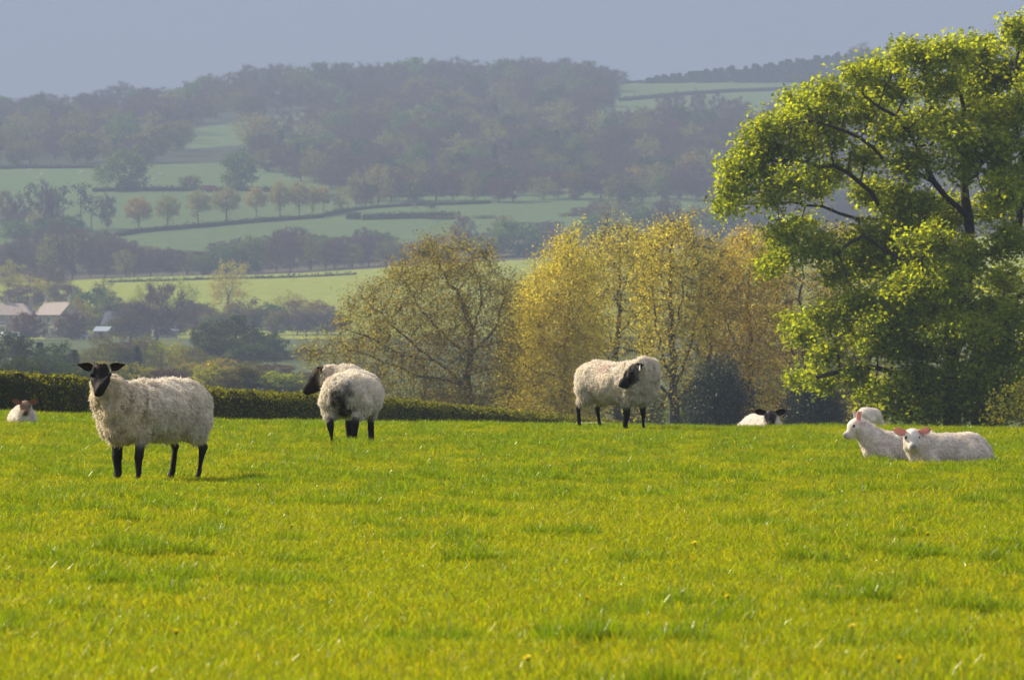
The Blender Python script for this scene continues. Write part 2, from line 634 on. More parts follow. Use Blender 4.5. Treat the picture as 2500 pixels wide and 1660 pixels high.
def poly_dist(x, y, poly):
    p = np.asarray(poly, float); d = np.full(len(x), 1e9)
    for a, b in zip(p, np.roll(p, -1, 0)):
        ab = b - a
        t = np.clip(((x - a[0]) * ab[0] + (y - a[1]) * ab[1]) / max(ab @ ab, 1e-9), 0, 1)
        d = np.minimum(d, np.hypot(x - a[0] - t * ab[0], y - a[1] - t * ab[1]))
    return d


def pad_points(pads, D, n_per_m2, g, depth=1.0):
    """Points spread through foliage pads given as (cx, cy, rx, ry, depth offset in metres)."""
    out = []
    for cx, cy, rx, ry, dy in pads:
        c = np.array(pix(cx * K, cy * K, D)); c[1] += dy
        mx = K * D / F
        r = np.array([rx * mx, rx * mx * depth, ry * mx])
        n = max(6, int(n_per_m2 * 4 * r[0] * r[2]))
        v = unit(g.normal(0, 1, (n, 3))) * (g.random((n, 1)) ** 0.4)
        out.append(c + v * r)
    return np.concatenate(out)


def outline_points(poly, D, n, g, depth, shell=0.5):
    """Points filling a crown whose side view has the given outline and which is depth metres thick each way."""
    p = np.asarray(poly, float)
    x0, y0 = p.min(0); x1, y1 = p.max(0)
    xs = g.uniform(x0, x1, n * 6); ys = g.uniform(y0, y1, n * 6)
    k = inpoly(xs, ys, poly)
    xs, ys = xs[k][:n], ys[k][:n]
    d = poly_dist(xs, ys, poly)
    t = np.clip(d / (0.30 * min(x1 - x0, y1 - y0)), 0, 1)
    half = depth * np.sqrt(1 - (1 - t) ** 2)
    dy = half * np.where(g.random(len(xs)) < shell, np.sign(g.normal(0, 1, len(xs))) * g.uniform(.65, 1, len(xs)), g.uniform(-1, 1, len(xs)))
    X = (xs * K - 1250) / F * D
    Z = CZ - (ys * K - HZ) / F * D
    P_ = np.stack([X, D + dy, Z], 1)
    return P_ + g.normal(0, .22, P_.shape) + np.where(g.random((len(P_), 1)) < .12, np.abs(g.normal(0, .5, (len(P_), 1))) * np.array([[.1, 0, 1.]]), 0)


def build_tree(name, label, cat, D, attr, paths, leaf_m, seed, step=0.3, kill=0.35, r0=0.012, leaf=0.14, per_tip=10, spread=0.22,
               group=None, lobed=True, up=0.6, trop=(0, 0, 0.05), twig=None, rpow=2.3, tmax=None, colvar=0.25, inner=0.3, per_attr=0, thick=None, low=0.0):
    g = np.random.default_rng(seed)
    n0, p0 = path_nodes(paths)
    nodes, par = grow(attr, n0, p0, step, kill, seed=seed, trop=trop)
    r = radii(par, r0, rpow)
    if tmax:
        r = np.minimum(r, tmax)
    if thick:
        # the drawn stem and limbs keep their girth
        zz = np.array(n0)
        stem = np.arange(len(n0)) < FIRST[0]
        t_ = np.clip(np.linalg.norm(zz - zz[0], axis=1) / max(np.linalg.norm(zz - zz[0], axis=1).max(), 1), 0, 1)
        want = np.where(stem, thick[0] * (1 - .85 * t_), thick[1] * (1 - .8 * t_))
        r[:len(n0)] = np.maximum(r[:len(n0)], want)
    base = np.array(paths[0][0], float)
    root = obj(name, None, loc=tuple(base), label=label, cat=cat, group=group)
    V, Q = tubes(nodes, par, r, 6)
    T = None
    if twig:
        nt_, tl, tw_ = twig
        small = np.nonzero((r < r0 * 3.2) & (par >= 0))[0]
        pick = small[g.integers(0, len(small), nt_)]
        d0 = unit(nodes[pick] - nodes[par[pick]])
        dd = unit(d0 + g.normal(0, .55, d0.shape) + np.array([0, 0, .15]))
        V2, Q2, T2, _ = twigs(nodes[pick], dd, tl, tw_, g)
        Q = np.concatenate([Q, Q2 + len(V)]); T = T2 + len(V); V = np.concatenate([V, V2])
    obj('trunk', mesh_np('trunk', V - base, Q, T, bark_m, smooth=True), root)
    nch = np.bincount(par[par >= 0], minlength=len(par))
    tips = np.nonzero((nch == 0) | ((r < r0 * 1.9) & (g.random(len(r)) < inner)))[0]
    tips = tips[tips >= len(n0)]
    if low:
        hn = (nodes[tips, 2] - nodes[:, 2].min()) / np.ptp(nodes[:, 2])
        tips = tips[g.random(len(tips)) < np.clip(1 - low * (1 - hn * 1.4), .08, 1)]
    pos = np.repeat(nodes[tips], per_tip, 0)
    pos = pos + g.normal(0, spread, pos.shape) * np.array([1, 1, .7])
    if per_attr:
        aa = np.asarray(attr)
        hz_ = (aa[:, 2] - aa[:, 2].min()) / np.ptp(aa[:, 2])
        aa = aa[g.random(len(aa)) < np.clip(1 - low * (1 - hz_ * 1.4), .08, 1)]
        p2 = np.repeat(aa, per_attr, 0)
        pos = np.concatenate([pos, p2 + g.normal(0, spread, p2.shape)])
    V, Q, c = leaves(pos, leaf, g, up=up, lobed=lobed, colvar=colvar)
    obj('crown', mesh_np('crown', V - base, Q, None, leaf_m, c), root)
    return root


def PP(D, *pts):
    """Limb path: (view x, view y[, depth offset]) points at distance D."""
    out = []
    for p in pts:
        v = pix(p[0] * K, p[1] * K, D)
        out.append((v.x, v.y + (p[2] if len(p) > 2 else 0), v.z))
    return out


# ------------------------------------------------------------------ the big sycamore on the right
DS = 200.0
g0 = np.random.default_rng(11)
pads = []
for cx, cy, rx, ry in [
    (2335, 85, 62, 42), (2395, 60, 60, 45), (2250, 120, 70, 34), (2175, 135, 64, 32), (2090, 130, 60, 30), (2030, 160, 66, 34), (1965, 175, 52, 28), (1915, 215, 62, 30), (1850, 230, 44, 24),
    (1880, 250, 60, 30), (1800, 285, 56, 30), (1750, 305, 52, 28), (1735, 350, 60, 30), (1700, 390, 46, 30), (1690, 440, 42, 30), (1680, 478, 34, 20), (1760, 400, 60, 32), (1830, 345, 66, 32), (1905, 310, 66, 34),
    (1985, 255, 66, 36), (2070, 210, 70, 36), (2150, 200, 76, 38), (2250, 190, 76, 42), (2340, 170, 62, 46), (2060, 300, 60, 34), (2140, 280, 72, 38), (2290, 280, 66, 40), (2000, 350, 56, 30), (1930, 395, 44, 26), (1840, 420, 60, 28), (1770, 455, 50, 22),
    (2105, 380, 66, 36), (2300, 400, 50, 34), (2010, 440, 50, 30), (2090, 470, 80, 40), (2200, 330, 50, 30), (1860, 440, 44, 22),
    (1800, 545, 52, 28), (1840, 520, 44, 22), (1765, 620, 34, 20), (1810, 590, 50, 24), (1890, 575, 58, 30), (1930, 640, 40, 24), (2050, 545, 90, 44), (2150, 520, 80, 42), (2010, 610, 80, 40), (2110, 620, 96, 46),
    (2210, 590, 60, 40), (2310, 560, 46, 34), (2330, 640, 50, 40), (1850, 770, 40, 26), (1830, 745, 30, 18), (1895, 735, 62, 28), (1970, 700, 66, 32), (2060, 710, 90, 42), (2160, 710, 90, 44), (2270, 720, 80, 44), (2010, 780, 86, 36),
    (2100, 800, 90, 38), (1900, 810, 46, 24), (2290, 800, 70, 38), (1850, 870, 46, 18), (1905, 880, 44, 20), (1960, 860, 50, 24), (2030, 905, 58, 26), (2090, 880, 64, 30), (2080, 945, 50, 20), (2150, 925, 62, 28), (2240, 905, 64, 30), (2310, 880, 60, 32),
    (2160, 960, 40, 16), (2010, 945, 40, 16), (2260, 955, 50, 20), (2420, 200, 80, 60), (2430, 330, 70, 60), (2440, 480, 70, 60), (2430, 640, 70, 60), (2430, 800, 80, 60), (2400, 900, 70, 40), (2520, 300, 80, 90), (2530, 500, 80, 90), (2540, 700, 80, 80), (2480, 110, 70, 50)]:
    edge = abs(cx - 2230) / 600
    pads.append((cx, cy, rx, ry, float(g0.uniform(-1, 1)) * 3.4 * (1 - 0.75 * min(edge, 1))))
extra = [(cx + g0.uniform(-30, 30), cy + g0.uniform(-25, 25), rx * .8, ry * .8, float(g0.uniform(-1, 1)) * 4.2) for cx, cy, rx, ry, dy in pads if 2000 < cx < 2330 and g0.random() < 0.4]
front = [(2180, 300, 60, 34, -2.5), (2280, 340, 64, 36, -2.8), (2340, 250, 50, 40, -2.6), (2200, 390, 50, 30, -2.8), (2330, 430, 50, 36, -2.8), (2260, 240, 60, 34, 2.5), (2300, 480, 50, 34, 2.5), (2190, 480, 60, 34, 2.4), (2150, 640, 80, 46, -4.5), (2200, 760, 80, 40, -4.4), (2120, 560, 70, 38, -4.2), (2230, 850, 70, 34, -3.6), (2290, 450, 50, 34, -4.0), (2060, 660, 70, 40, -3.8), (2330, 720, 60, 40, -3.9), (2230, 950, 60, 22, -2.6), (2120, 945, 60, 24, -2.8), (2300, 930, 60, 30, -3.0), (2040, 925, 50, 24, -2.4), (2180, 905, 60, 24, -3.2), (2260, 890, 60, 28, -3.2)]
attr = pad_points(pads + extra + front, DS, 21, g0)
gb = on_ground(2200 * K, DS)
syc_paths = [
    [(gb.x, DS, gb.z - 0.2)] + PP(DS, (2196, 930), (2188, 860), (2205, 790), (2225, 700), (2238, 600), (2235, 500, .3), (2225, 420, .5), (2235, 340, .4), (2225, 250, .5), (2210, 190, .4)),
    PP(DS, (2238, 600), (2290, 580, -1), (2335, 540, -1.3), (2345, 470, -1.5), (2350, 380, -1.5), (2335, 280, -1.4), (2335, 160, -1.2)),
    PP(DS, (2188, 860), (2120, 845, -.8), (2060, 860, -1.4), (1990, 845, -1.6), (1930, 855, -1.6), (1880, 868, -1.5)),
    PP(DS, (2205, 790), (2150, 760, 1), (2080, 740, 1.6), (1990, 740, 1.8), (1920, 745, 1.6)),
    PP(DS, (2225, 700), (2150, 650, -1), (2060, 590, -1.6), (1985, 545, -1.7), (1925, 585, -1.6)),
    PP(DS, (2238, 600), (2150, 540, .8), (2060, 510, 1.1), (1985, 505, 1.2), (1900, 475, 1.1), (1830, 465, 1), (1760, 468, .8), (1715, 470, .6)),
    PP(DS, (2060, 510, 1.1), (2010, 440, .9), (1960, 400, .6), (1890, 385, .5), (1820, 370, .4), (1750, 375, .4)),
    PP(DS, (2235, 500, .3), (2150, 420, -.6), (2110, 340, -1), (2060, 270, -1.1), (1990, 225, -1)),
    PP(DS, (2225, 420, .5), (2290, 350, 1), (2320, 270, 1.2)),
    PP(DS, (2150, 420, -.6), (2060, 385, -.9), (1980, 320, -.9), (1890, 285, -.8), (1820, 290, -.6)),
    PP(DS, (2188, 860), (2250, 850, -1), (2330, 830, -1.5)),
    PP(DS, (2196, 930), (2280, 915, -.6), (2340, 920, -.8)),
    PP(DS, (2345, 470, -1.5), (2420, 420, -1), (2500, 380, -.5)),
    PP(DS, (2225, 700), (2330, 690, .8), (2430, 660, 1)),
]
build_tree('sycamore_tree', 'huge leafy green sycamore with dark forked limbs filling the right edge', 'tree', DS, attr, syc_paths, syc_m, 21,
           step=0.24, kill=0.26, r0=0.011, leaf=0.135, per_tip=10, spread=0.18, tmax=0.32, up=0.75, inner=0.25, per_attr=33, thick=(.30, .10), lobed=False, twig=(9000, .45, .006))

# low thorn bush at the sycamore's foot
attr = pad_points([(2330, 925, 50, 40, -1), (2390, 915, 60, 50, -.5), (2290, 950, 36, 22, -.8), (2360, 960, 60, 20, -1.2), (2440, 940, 50, 40, 0)], 188, 30, g0)
hb_ = on_ground(2360 * K, 188)
build_tree('hawthorn_bush', 'low yellow green thorn bush at the foot of the sycamore, right edge', 'bush', 188, attr,
           [[(hb_.x, 188, hb_.z - .1)] + PP(188, (2360, 985), (2350, 950), (2345, 930))], hedge_m, 33, step=.2, kill=.22, r0=.008, leaf=.085, per_tip=12, spread=.16, per_attr=10)

# ------------------------------------------------------------------ the middle trees beyond the brow
MID = 'spring trees standing beyond the brow'


def mid_tree(name, label, D, poly, base, limbs, m, seed, n, depth, leaf=.12, per=9, spread=.24, twig=(4950, .55, .006), cv=.3, inner=.3, r0=.009, tmax=.26, colr=None, pa=8, low=0.3, thick=(.22, .075)):
    g = np.random.default_rng(seed)
    a = outline_points(poly, D, n, g, depth)
    b = on_ground(base[0] * K, D)
    paths = [[(b.x, D, b.z - .3)] + PP(D, *limbs[0])] + [PP(D, *l) for l in limbs[1:]]
    r = build_tree(name, label, 'tree', D, a, paths, m, seed, step=.34, kill=.42, r0=r0, leaf=leaf, per_tip=per, spread=spread, group=MID, twig=twig, lobed=False, up=.25, colvar=cv, inner=inner, tmax=tmax, per_attr=pa, low=low, thick=thick)
    if colr:
        for c in r.children:
            c.color = (*colr, 1)
    return r


mid_tree('oak_tree', 'broad domed oak with dark branching and thin bronze leaf, left of the golden trees', 345,
         [(692, 845), (705, 800), (765, 755), (800, 690), (850, 655), (900, 622), (960, 575), (1030, 558), (1110, 568), (1150, 600), (1165, 650), (1185, 700), (1185, 800), (1190, 900), (1160, 975), (980, 975), (880, 935), (840, 872), (765, 850)],
         (1085, 1000), [[(1085, 940), (1078, 890), (1085, 820), (1090, 760, .6), (1060, 690, .8), (1030, 640, .6), (1010, 600, .5)],
                        [(1090, 760), (1110, 700, -.6), (1100, 640, -.8), (1090, 595, -.8)], [(1078, 890), (1000, 830, -.6), (940, 780, -1), (880, 720, -1), (840, 690, -.8)],
                        [(1078, 890), (980, 870, .8), (900, 840, 1), (820, 810, 1), (750, 815, .6)], [(1085, 820), (1010, 760, 1), (960, 700, 1.3), (930, 650, 1)],
                        [(1000, 830), (930, 820, -1.3), (860, 780, -1.4), (800, 760, -1)], [(1085, 820), (1140, 760, .6), (1160, 700, .6)]],
         olive_m, 41, 1300, 4.2, leaf=.10, per=14, pa=32, spread=.36, low=.2, colr=(.80, .74, .75), thick=(.28, .11), twig=(8800, .7, .006), cv=.35)
mid_tree('lime_tree', 'small thin olive tree wedged between the domed oak and the golden poplar', 375,
         [(1150, 690), (1175, 640), (1215, 645), (1240, 700), (1240, 975), (1150, 975)], (1200, 1000), [[(1200, 900), (1195, 800), (1200, 700)]], olive_m, 42, 340, 2.2, leaf=.11, per=12, pa=14, twig=(2750, .6, .006))
mid_tree('poplar_tree', 'bushy pale gold tree with foliage down to the ground, left of the bare trunks', 350,
         [(1165, 975), (1150, 890), (1160, 800), (1190, 720), (1215, 650), (1258, 595), (1300, 552), (1330, 545), (1352, 600), (1372, 700), (1382, 800), (1378, 900), (1360, 975)],
         (1300, 1005), [[(1300, 930), (1305, 850), (1310, 750), (1318, 650), (1322, 580)], [(1305, 850), (1250, 780, -.6), (1225, 720, -.8)], [(1305, 880), (1220, 850, .6), (1190, 830, .8)], [(1310, 750), (1350, 690, .4)]],
         gold_m, 43, 1200, 3.0, leaf=.10, per=18, pa=42, spread=.34, twig=(3850, .6, .006), inner=.4)
mid_tree('ash_tree', 'airy golden tree on a straight bare trunk behind the sheep looking back', 360,
         [(1340, 640), (1352, 585), (1390, 552), (1435, 528), (1480, 535), (1508, 570), (1512, 680), (1500, 790), (1495, 900), (1480, 970), (1370, 970), (1375, 840), (1350, 740)],
         (1420, 1000), [[(1420, 900), (1422, 800), (1426, 700), (1428, 620), (1430, 570)], [(1422, 800), (1385, 730, .8), (1370, 660, 1)], [(1422, 780), (1470, 700, -.8), (1485, 630, -.8)], [(1426, 700), (1395, 640, -.8), (1385, 590, -.8)], [(1422, 850), (1370, 790, -.4)], [(1426, 700), (1460, 620, .8)]],
         gold_m, 44, 900, 2.8, leaf=.10, per=12, pa=24, spread=.32, low=.9, thick=(.27, .09), twig=(7500, .7, .006), inner=.3)
mid_tree('beech_tree', 'tall golden tree with many limbs fanning from one dark trunk', 338,
         [(1472, 640), (1490, 560), (1515, 525), (1570, 518), (1612, 545), (1640, 560), (1665, 600), (1655, 680), (1650, 780), (1640, 880), (1600, 960), (1520, 950), (1490, 860), (1475, 740)],
         (1557, 1005), [[(1556, 950), (1552, 890), (1548, 800), (1545, 700), (1545, 620), (1550, 560)], [(1556, 910), (1585, 820, .6), (1610, 720, .8), (1620, 640, .8)], [(1552, 890), (1520, 800, -.8), (1505, 700, -1), (1500, 620, -.9)], [(1556, 930), (1620, 870, -.8), (1640, 800, -.9)],
                        [(1556, 920), (1505, 860, .9), (1485, 780, 1)], [(1548, 800), (1570, 700, -.6), (1580, 600, -.7)], [(1545, 700), (1525, 630, .8), (1520, 570, .8)]],
         gold_m, 45, 1100, 2.8, leaf=.10, per=12, pa=24, spread=.32, low=.9, thick=(.28, .10), twig=(10000, .75, .006), inner=.28)
mid_tree('field_maple_tree', 'rust gold bushy tree left of the sycamore, behind the black faced lamb', 342,
         [(1618, 660), (1640, 590), (1680, 578), (1700, 535), (1755, 535), (1800, 590), (1830, 700), (1850, 800), (1840, 975), (1660, 975), (1640, 860), (1612, 760)],
         (1730, 1005), [[(1730, 930), (1730, 850), (1728, 750), (1725, 650), (1735, 580)], [(1730, 850), (1680, 760, -.8), (1660, 680, -.8)], [(1730, 820), (1790, 720, .8), (1800, 640, .8)], [(1728, 750), (1690, 660, .8)]],
         gold_m, 46, 1100, 3.2, leaf=.10, per=16, pa=36, spread=.34, twig=(6600, .65, .006), inner=.35, colr=(.92, .84, .8))
mid_tree('alder_tree', 'grey brown thinly leaved tree half behind the sycamore boughs', 332,
         [(1790, 640), (1830, 585), (1900, 590), (1950, 640), (1985, 720), (1990, 975), (1800, 975), (1800, 800)],
         (1875, 1005), [[(1872, 930), (1860, 850), (1850, 760), (1845, 670), (1850, 610)], [(1860, 850), (1900, 760, .8), (1920, 680, .8)], [(1866, 890), (1820, 800, -.8), (1810, 700, -.8)], [(1900, 760, .8), (1950, 720, .8)]],
         olive_m, 47, 560, 2.6, leaf=.10, per=9, pa=12, twig=(7150, .7, .006), colr=(.95, .8, .85))
mid_tree('willow_tree', 'pale yellow tree glimpsed between the lower sycamore boughs', 372,
         [(1880, 560), (1900, 520), (1960, 508), (2030, 560), (2090, 690), (2110, 975), (1960, 975), (1900, 720)],
         (2010, 1005), [[(2010, 900), (2000, 780), (1985, 660), (1970, 580)], [(2000, 780), (2050, 700, .6)]], gold_m, 48, 620, 2.6, leaf=.11, per=12, pa=16, twig=(2750, .6, .006), colr=(.85, .85, .9))
mid_tree('elder_tree', 'dull gold tree showing through gaps low in the sycamore', 365,
         [(2120, 700), (2200, 620), (2320, 640), (2460, 700), (2460, 975), (2120, 975)], (2290, 1005), [[(2290, 900), (2290, 800), (2300, 700)], [(2290, 830), (2220, 740)], [(2290, 800), (2380, 720)]], olive_m, 49, 520, 2.6, leaf=.12, per=12, pa=14, twig=(2200, .6, .006))

for lab, D, poly, base, seed in [
    ('dark evergreen holly bush standing right of the tall golden tree trunk', 318, [(1590, 985), (1590, 920), (1610, 870), (1645, 838), (1680, 850), (1712, 900), (1722, 985)], (1655, 1000), 51),
    ('dark holly bush under the bare grey tree, left of the white grazing lamb', 316, [(1820, 985), (1826, 925), (1850, 890), (1890, 880), (1925, 910), (1935, 985)], (1880, 1000), 52)]:
    g = np.random.default_rng(seed)
    a = outline_points(poly, D, 420, g, 1.6)
    b = on_ground(base[0] * K, D)
    build_tree('holly_bush', lab, 'bush', D, a, [[(b.x, D, b.z - .2)] + PP(D, (base[0], 960), (base[0], 920))], ever_m, seed, step=.25, kill=.3, r0=.01, leaf=.10, per_tip=22, spread=.22, lobed=False, inner=.5, per_attr=33, group='holly bushes under the golden trees')

# ------------------------------------------------------------------ far trees: a few kinds, copied
def proto(kind, seed):
    """(trunk mesh, crown mesh, width, height) of one kind of far tree, base at the origin, about 10 m tall."""
    g = np.random.default_rng(seed)
    H = 10.0
    if kind == 'spruce':
        V, Q, C = [], [], []
        n = 1500
        z = 0.6 + (H - 0.6) * g.random(n) ** 1.15
        a = g.uniform(0, 2 * math.pi, n)
        rmax = 2.1 * (1 - z / H) ** 0.85 + .08
        lay = 0.75 + 0.25 * np.cos(z * 7.5)
        r = rmax * lay * g.uniform(.35, 1, n)
        pos = np.stack([r * np.cos(a), r * np.sin(a), z - r * .25], 1)
        V, Q, c = leaves(pos, .55, g, up=.4, lobed=False, droop=.5)
        tr = MB().tube((0, 0, -.4), (0, 0, 9.6), .17, .02, 6)
        return mesh_np('trunk', tr.v, tr.q, tr.t, bark_far_m), mesh_np('crown', V, Q, None, ever_m, c), 4.0, H
    if kind == 'pine':
        pads = [(g.uniform(-1.3, 1.3), g.uniform(-1.3, 1.3), z, g.uniform(.9, 1.6), g.uniform(.4, .7)) for z in (4.6, 5.8, 6.6, 7.3, 8, 8.6, 9.2, 9.3)]
        at = np.concatenate([np.array([x, y, z]) + unit(g.normal(0, 1, (16, 3))) * g.random((16, 1)) ** .4 * np.array([r, r, h]) for x, y, z, r, h in pads])
        paths = [[(0, 0, -.4), (.1, 0, 3), (0, .1, 6), (.1, 0, 8.5)]]
        leaf, per, spread, m, up, up_w = .42, 5, .3, ever_m, .4, .06
        width = 4.6
    else:
        n = 170
        if kind == 'lime':
            c, r, paths = (0, 0, 6.1), (2.6, 2.6, 3.9), [[(0, 0, -.4), (0, .05, 2.2), (.05, 0, 5), (0, 0, 8.4)]]
        elif kind == 'bush':
            c, r, paths = (0, 0, 3.8), (4.2, 4.2, 6.2), [[(0, 0, -.4), (.1, 0, 1), (0, 0, 3)]]
        elif kind == 'round':
            c, r, paths = (0, 0, 5.0), (4.0, 4.0, 5.0), [[(0, 0, -.4), (.1, 0, 1.5), (0, .1, 4)], [(0, 0, 1.5), (1.2, .4, 4)], [(0, 0, 1.5), (-1.3, -.3, 4)]]
        else:
            c, r, paths = (0, 0, 5.2), (3.5, 3.5, 4.9), [[(0, 0, -.4), (.1, 0, 1.8), (0, .1, 4.5), (.1, 0, 7)], [(.1, 0, 1.8), (1.1, .5, 4.4), (1.7, .6, 6.4)], [(.1, 0, 2.2), (-1.2, -.3, 4.6), (-1.8, -.5, 6.6)], [(0, 0, 3), (.2, -1.2, 6)], [(0, 0, 3), (-.2, 1.2, 6)]]
        v = unit(g.normal(0, 1, (n, 3))) * (g.uniform(.45, 1, (n, 1)))
        lump = 1 + .16 * vnoise(v[:, 0] * 2.4 + seed * 3.1, v[:, 1] * 2.4, v[:, 2] * 2.4)[:, None] * 1.6
        at = np.array(c) + v * np.array(r) * lump
        if kind == 'loose':
            at = at[vnoise(at[:, 0] / 1.6 + seed, at[:, 1] / 1.6, at[:, 2] / 1.6) > -.35]
        at = at[at[:, 2] > .5]
        leaf, per, spread, m, up, width = .42, 9, .42, leaf_far_m, .35, r[0] * 2
        if kind in ('round', 'bush'):
            per = 18
    n0, p0 = path_nodes(paths)
    nodes, par = grow(at, n0, p0, .5, .55, maxit=60, seed=seed, trop=(0, 0, .08))
    rr = np.minimum(radii(par, .022, 2.2), .34)
    V, Q = tubes(nodes, par, rr, 4)
    T = None
    nch = np.bincount(par[par >= 0], minlength=len(par))
    tips = np.nonzero((nch == 0) | (rr < .035))[0]
    tips = tips[tips >= len(n0)]
    if kind in ('bare', 'lime', 'loose'):
        n = {'bare': 2600, 'lime': 1900, 'loose': 700}[kind]
        pk = tips[g.integers(0, len(tips), n)]
        d = unit(unit(nodes[pk] - np.array([0, 0, 3.5])) * .9 + g.normal(0, .45, (n, 3)) + np.array([0, 0, .35]))
        V2, Q2, T2, c2 = twigs(nodes[pk] + g.normal(0, .25, (n, 3)), d, 1.0, .035, g)
        crown_v, crown_q, crown_t, crown_c = V2, Q2, T2, c2
        if kind != 'bare':
            pos = np.repeat(nodes[tips], per, 0)[:2600] + 0
            pos = pos + g.normal(0, spread, pos.shape)
            V3, Q3, c3 = leaves(pos, leaf * .7, g, up=up, lobed=False)
            crown_q = np.concatenate([crown_q, Q3 + len(crown_v)]); crown_v = np.concatenate([crown_v, V3]); crown_c = np.concatenate([crown_c, c3])
        else:
            k = g.integers(0, len(tips), 900)
            pos = nodes[tips[k]] + g.normal(0, .4, (900, 3))
            V3, Q3, c3 = leaves(pos, .26, g, up=up, lobed=False)
            crown_q = np.concatenate([crown_q, Q3 + len(crown_v)]); crown_v = np.concatenate([crown_v, V3]); crown_c = np.concatenate([crown_c, c3])
        mm = {'bare': twig_far_m, 'lime': leaf_far_m, 'loose': leaf_far_m}[kind]
        cm = mesh_np('crown', crown_v, crown_q, crown_t, mm, crown_c)
    else:
        pos = np.repeat(nodes[tips], per, 0)
        if len(pos) > 4600:
            pos = pos[g.permutation(len(pos))[:4600]]
        pos = pos + g.normal(0, spread, pos.shape)
        V3, Q3, c3 = leaves(pos, leaf, g, up=up, lobed=False)
        cm = mesh_np('crown', V3, Q3, None, m, c3)
        crown_v = V3
    H = float(np.percentile(crown_v[:, 2], 99.5))
    W = float(np.percentile(crown_v[:, 0], 98.5) - np.percentile(crown_v[:, 0], 1.5))
    return mesh_np('trunk', V, Q, T, bark_far_m), cm, W, H


PROTO = {k: [proto(k, 100 + 10 * i + j) for j in range(3)] for i, k in enumerate(('spruce', 'pine', 'lime', 'bush', 'round', 'bare', 'loose'))}
# colour multipliers on the kind's own leaf colour
TINT = {'brown': (.95, .85, .9), 'purple': (.95, .72, .85), 'tan': (1.7, 1.5, 1.1), 'yellow': (2.5, 2.1, .7), 'green': (.75, 1.1, .8), 'dark': (.38, .52, .42), 'olive': (1.1, 1.0, .8), 'copper': (.75, .3, .42), 'none': (1, 1, 1), 'lime': (1.9, 1.65, 1.4), 'spruce': (1.1, 1.2, 1.3)}


def far_tree(kind, px, top, width, label, group, D=None, base=None, tint='none', name=None, cat='tree', seed=None):
    """A far tree at view x px whose top shows at view y top and whose crown is width view pixels wide."""
    if D is None:
        D = far_D(px * K, base * K)
    gnd = on_ground(px * K, D)
    topz = pix(px * K, top * K, D).z
    s = random.Random(int(px * 7 + top * 13 + width))
    tm, cm, W, H = PROTO[kind][s.randrange(3) if seed is None else seed]
    h = max(topz - gnd.z, 1.0)
    wd = width * K * D / F
    nm = name or {'spruce': 'spruce_tree', 'pine': 'pine_tree', 'lime': 'lime_tree', 'bush': 'leafy_bush', 'round': 'broadleaf_tree', 'bare': 'bare_tree', 'loose': 'young_leaf_tree'}[kind]
    root = obj(nm, None, loc=(gnd.x, gnd.y, gnd.z), rotz=s.uniform(0, 6.28), label=label, cat=cat, group=group)
    root.scale = (wd / W, wd / W, h / H)
    c = [v * s.uniform(.85, 1.15) for v in TINT[tint]]
    obj('trunk', tm, root)
    obj('crown', cm, root, color=c)
    return root


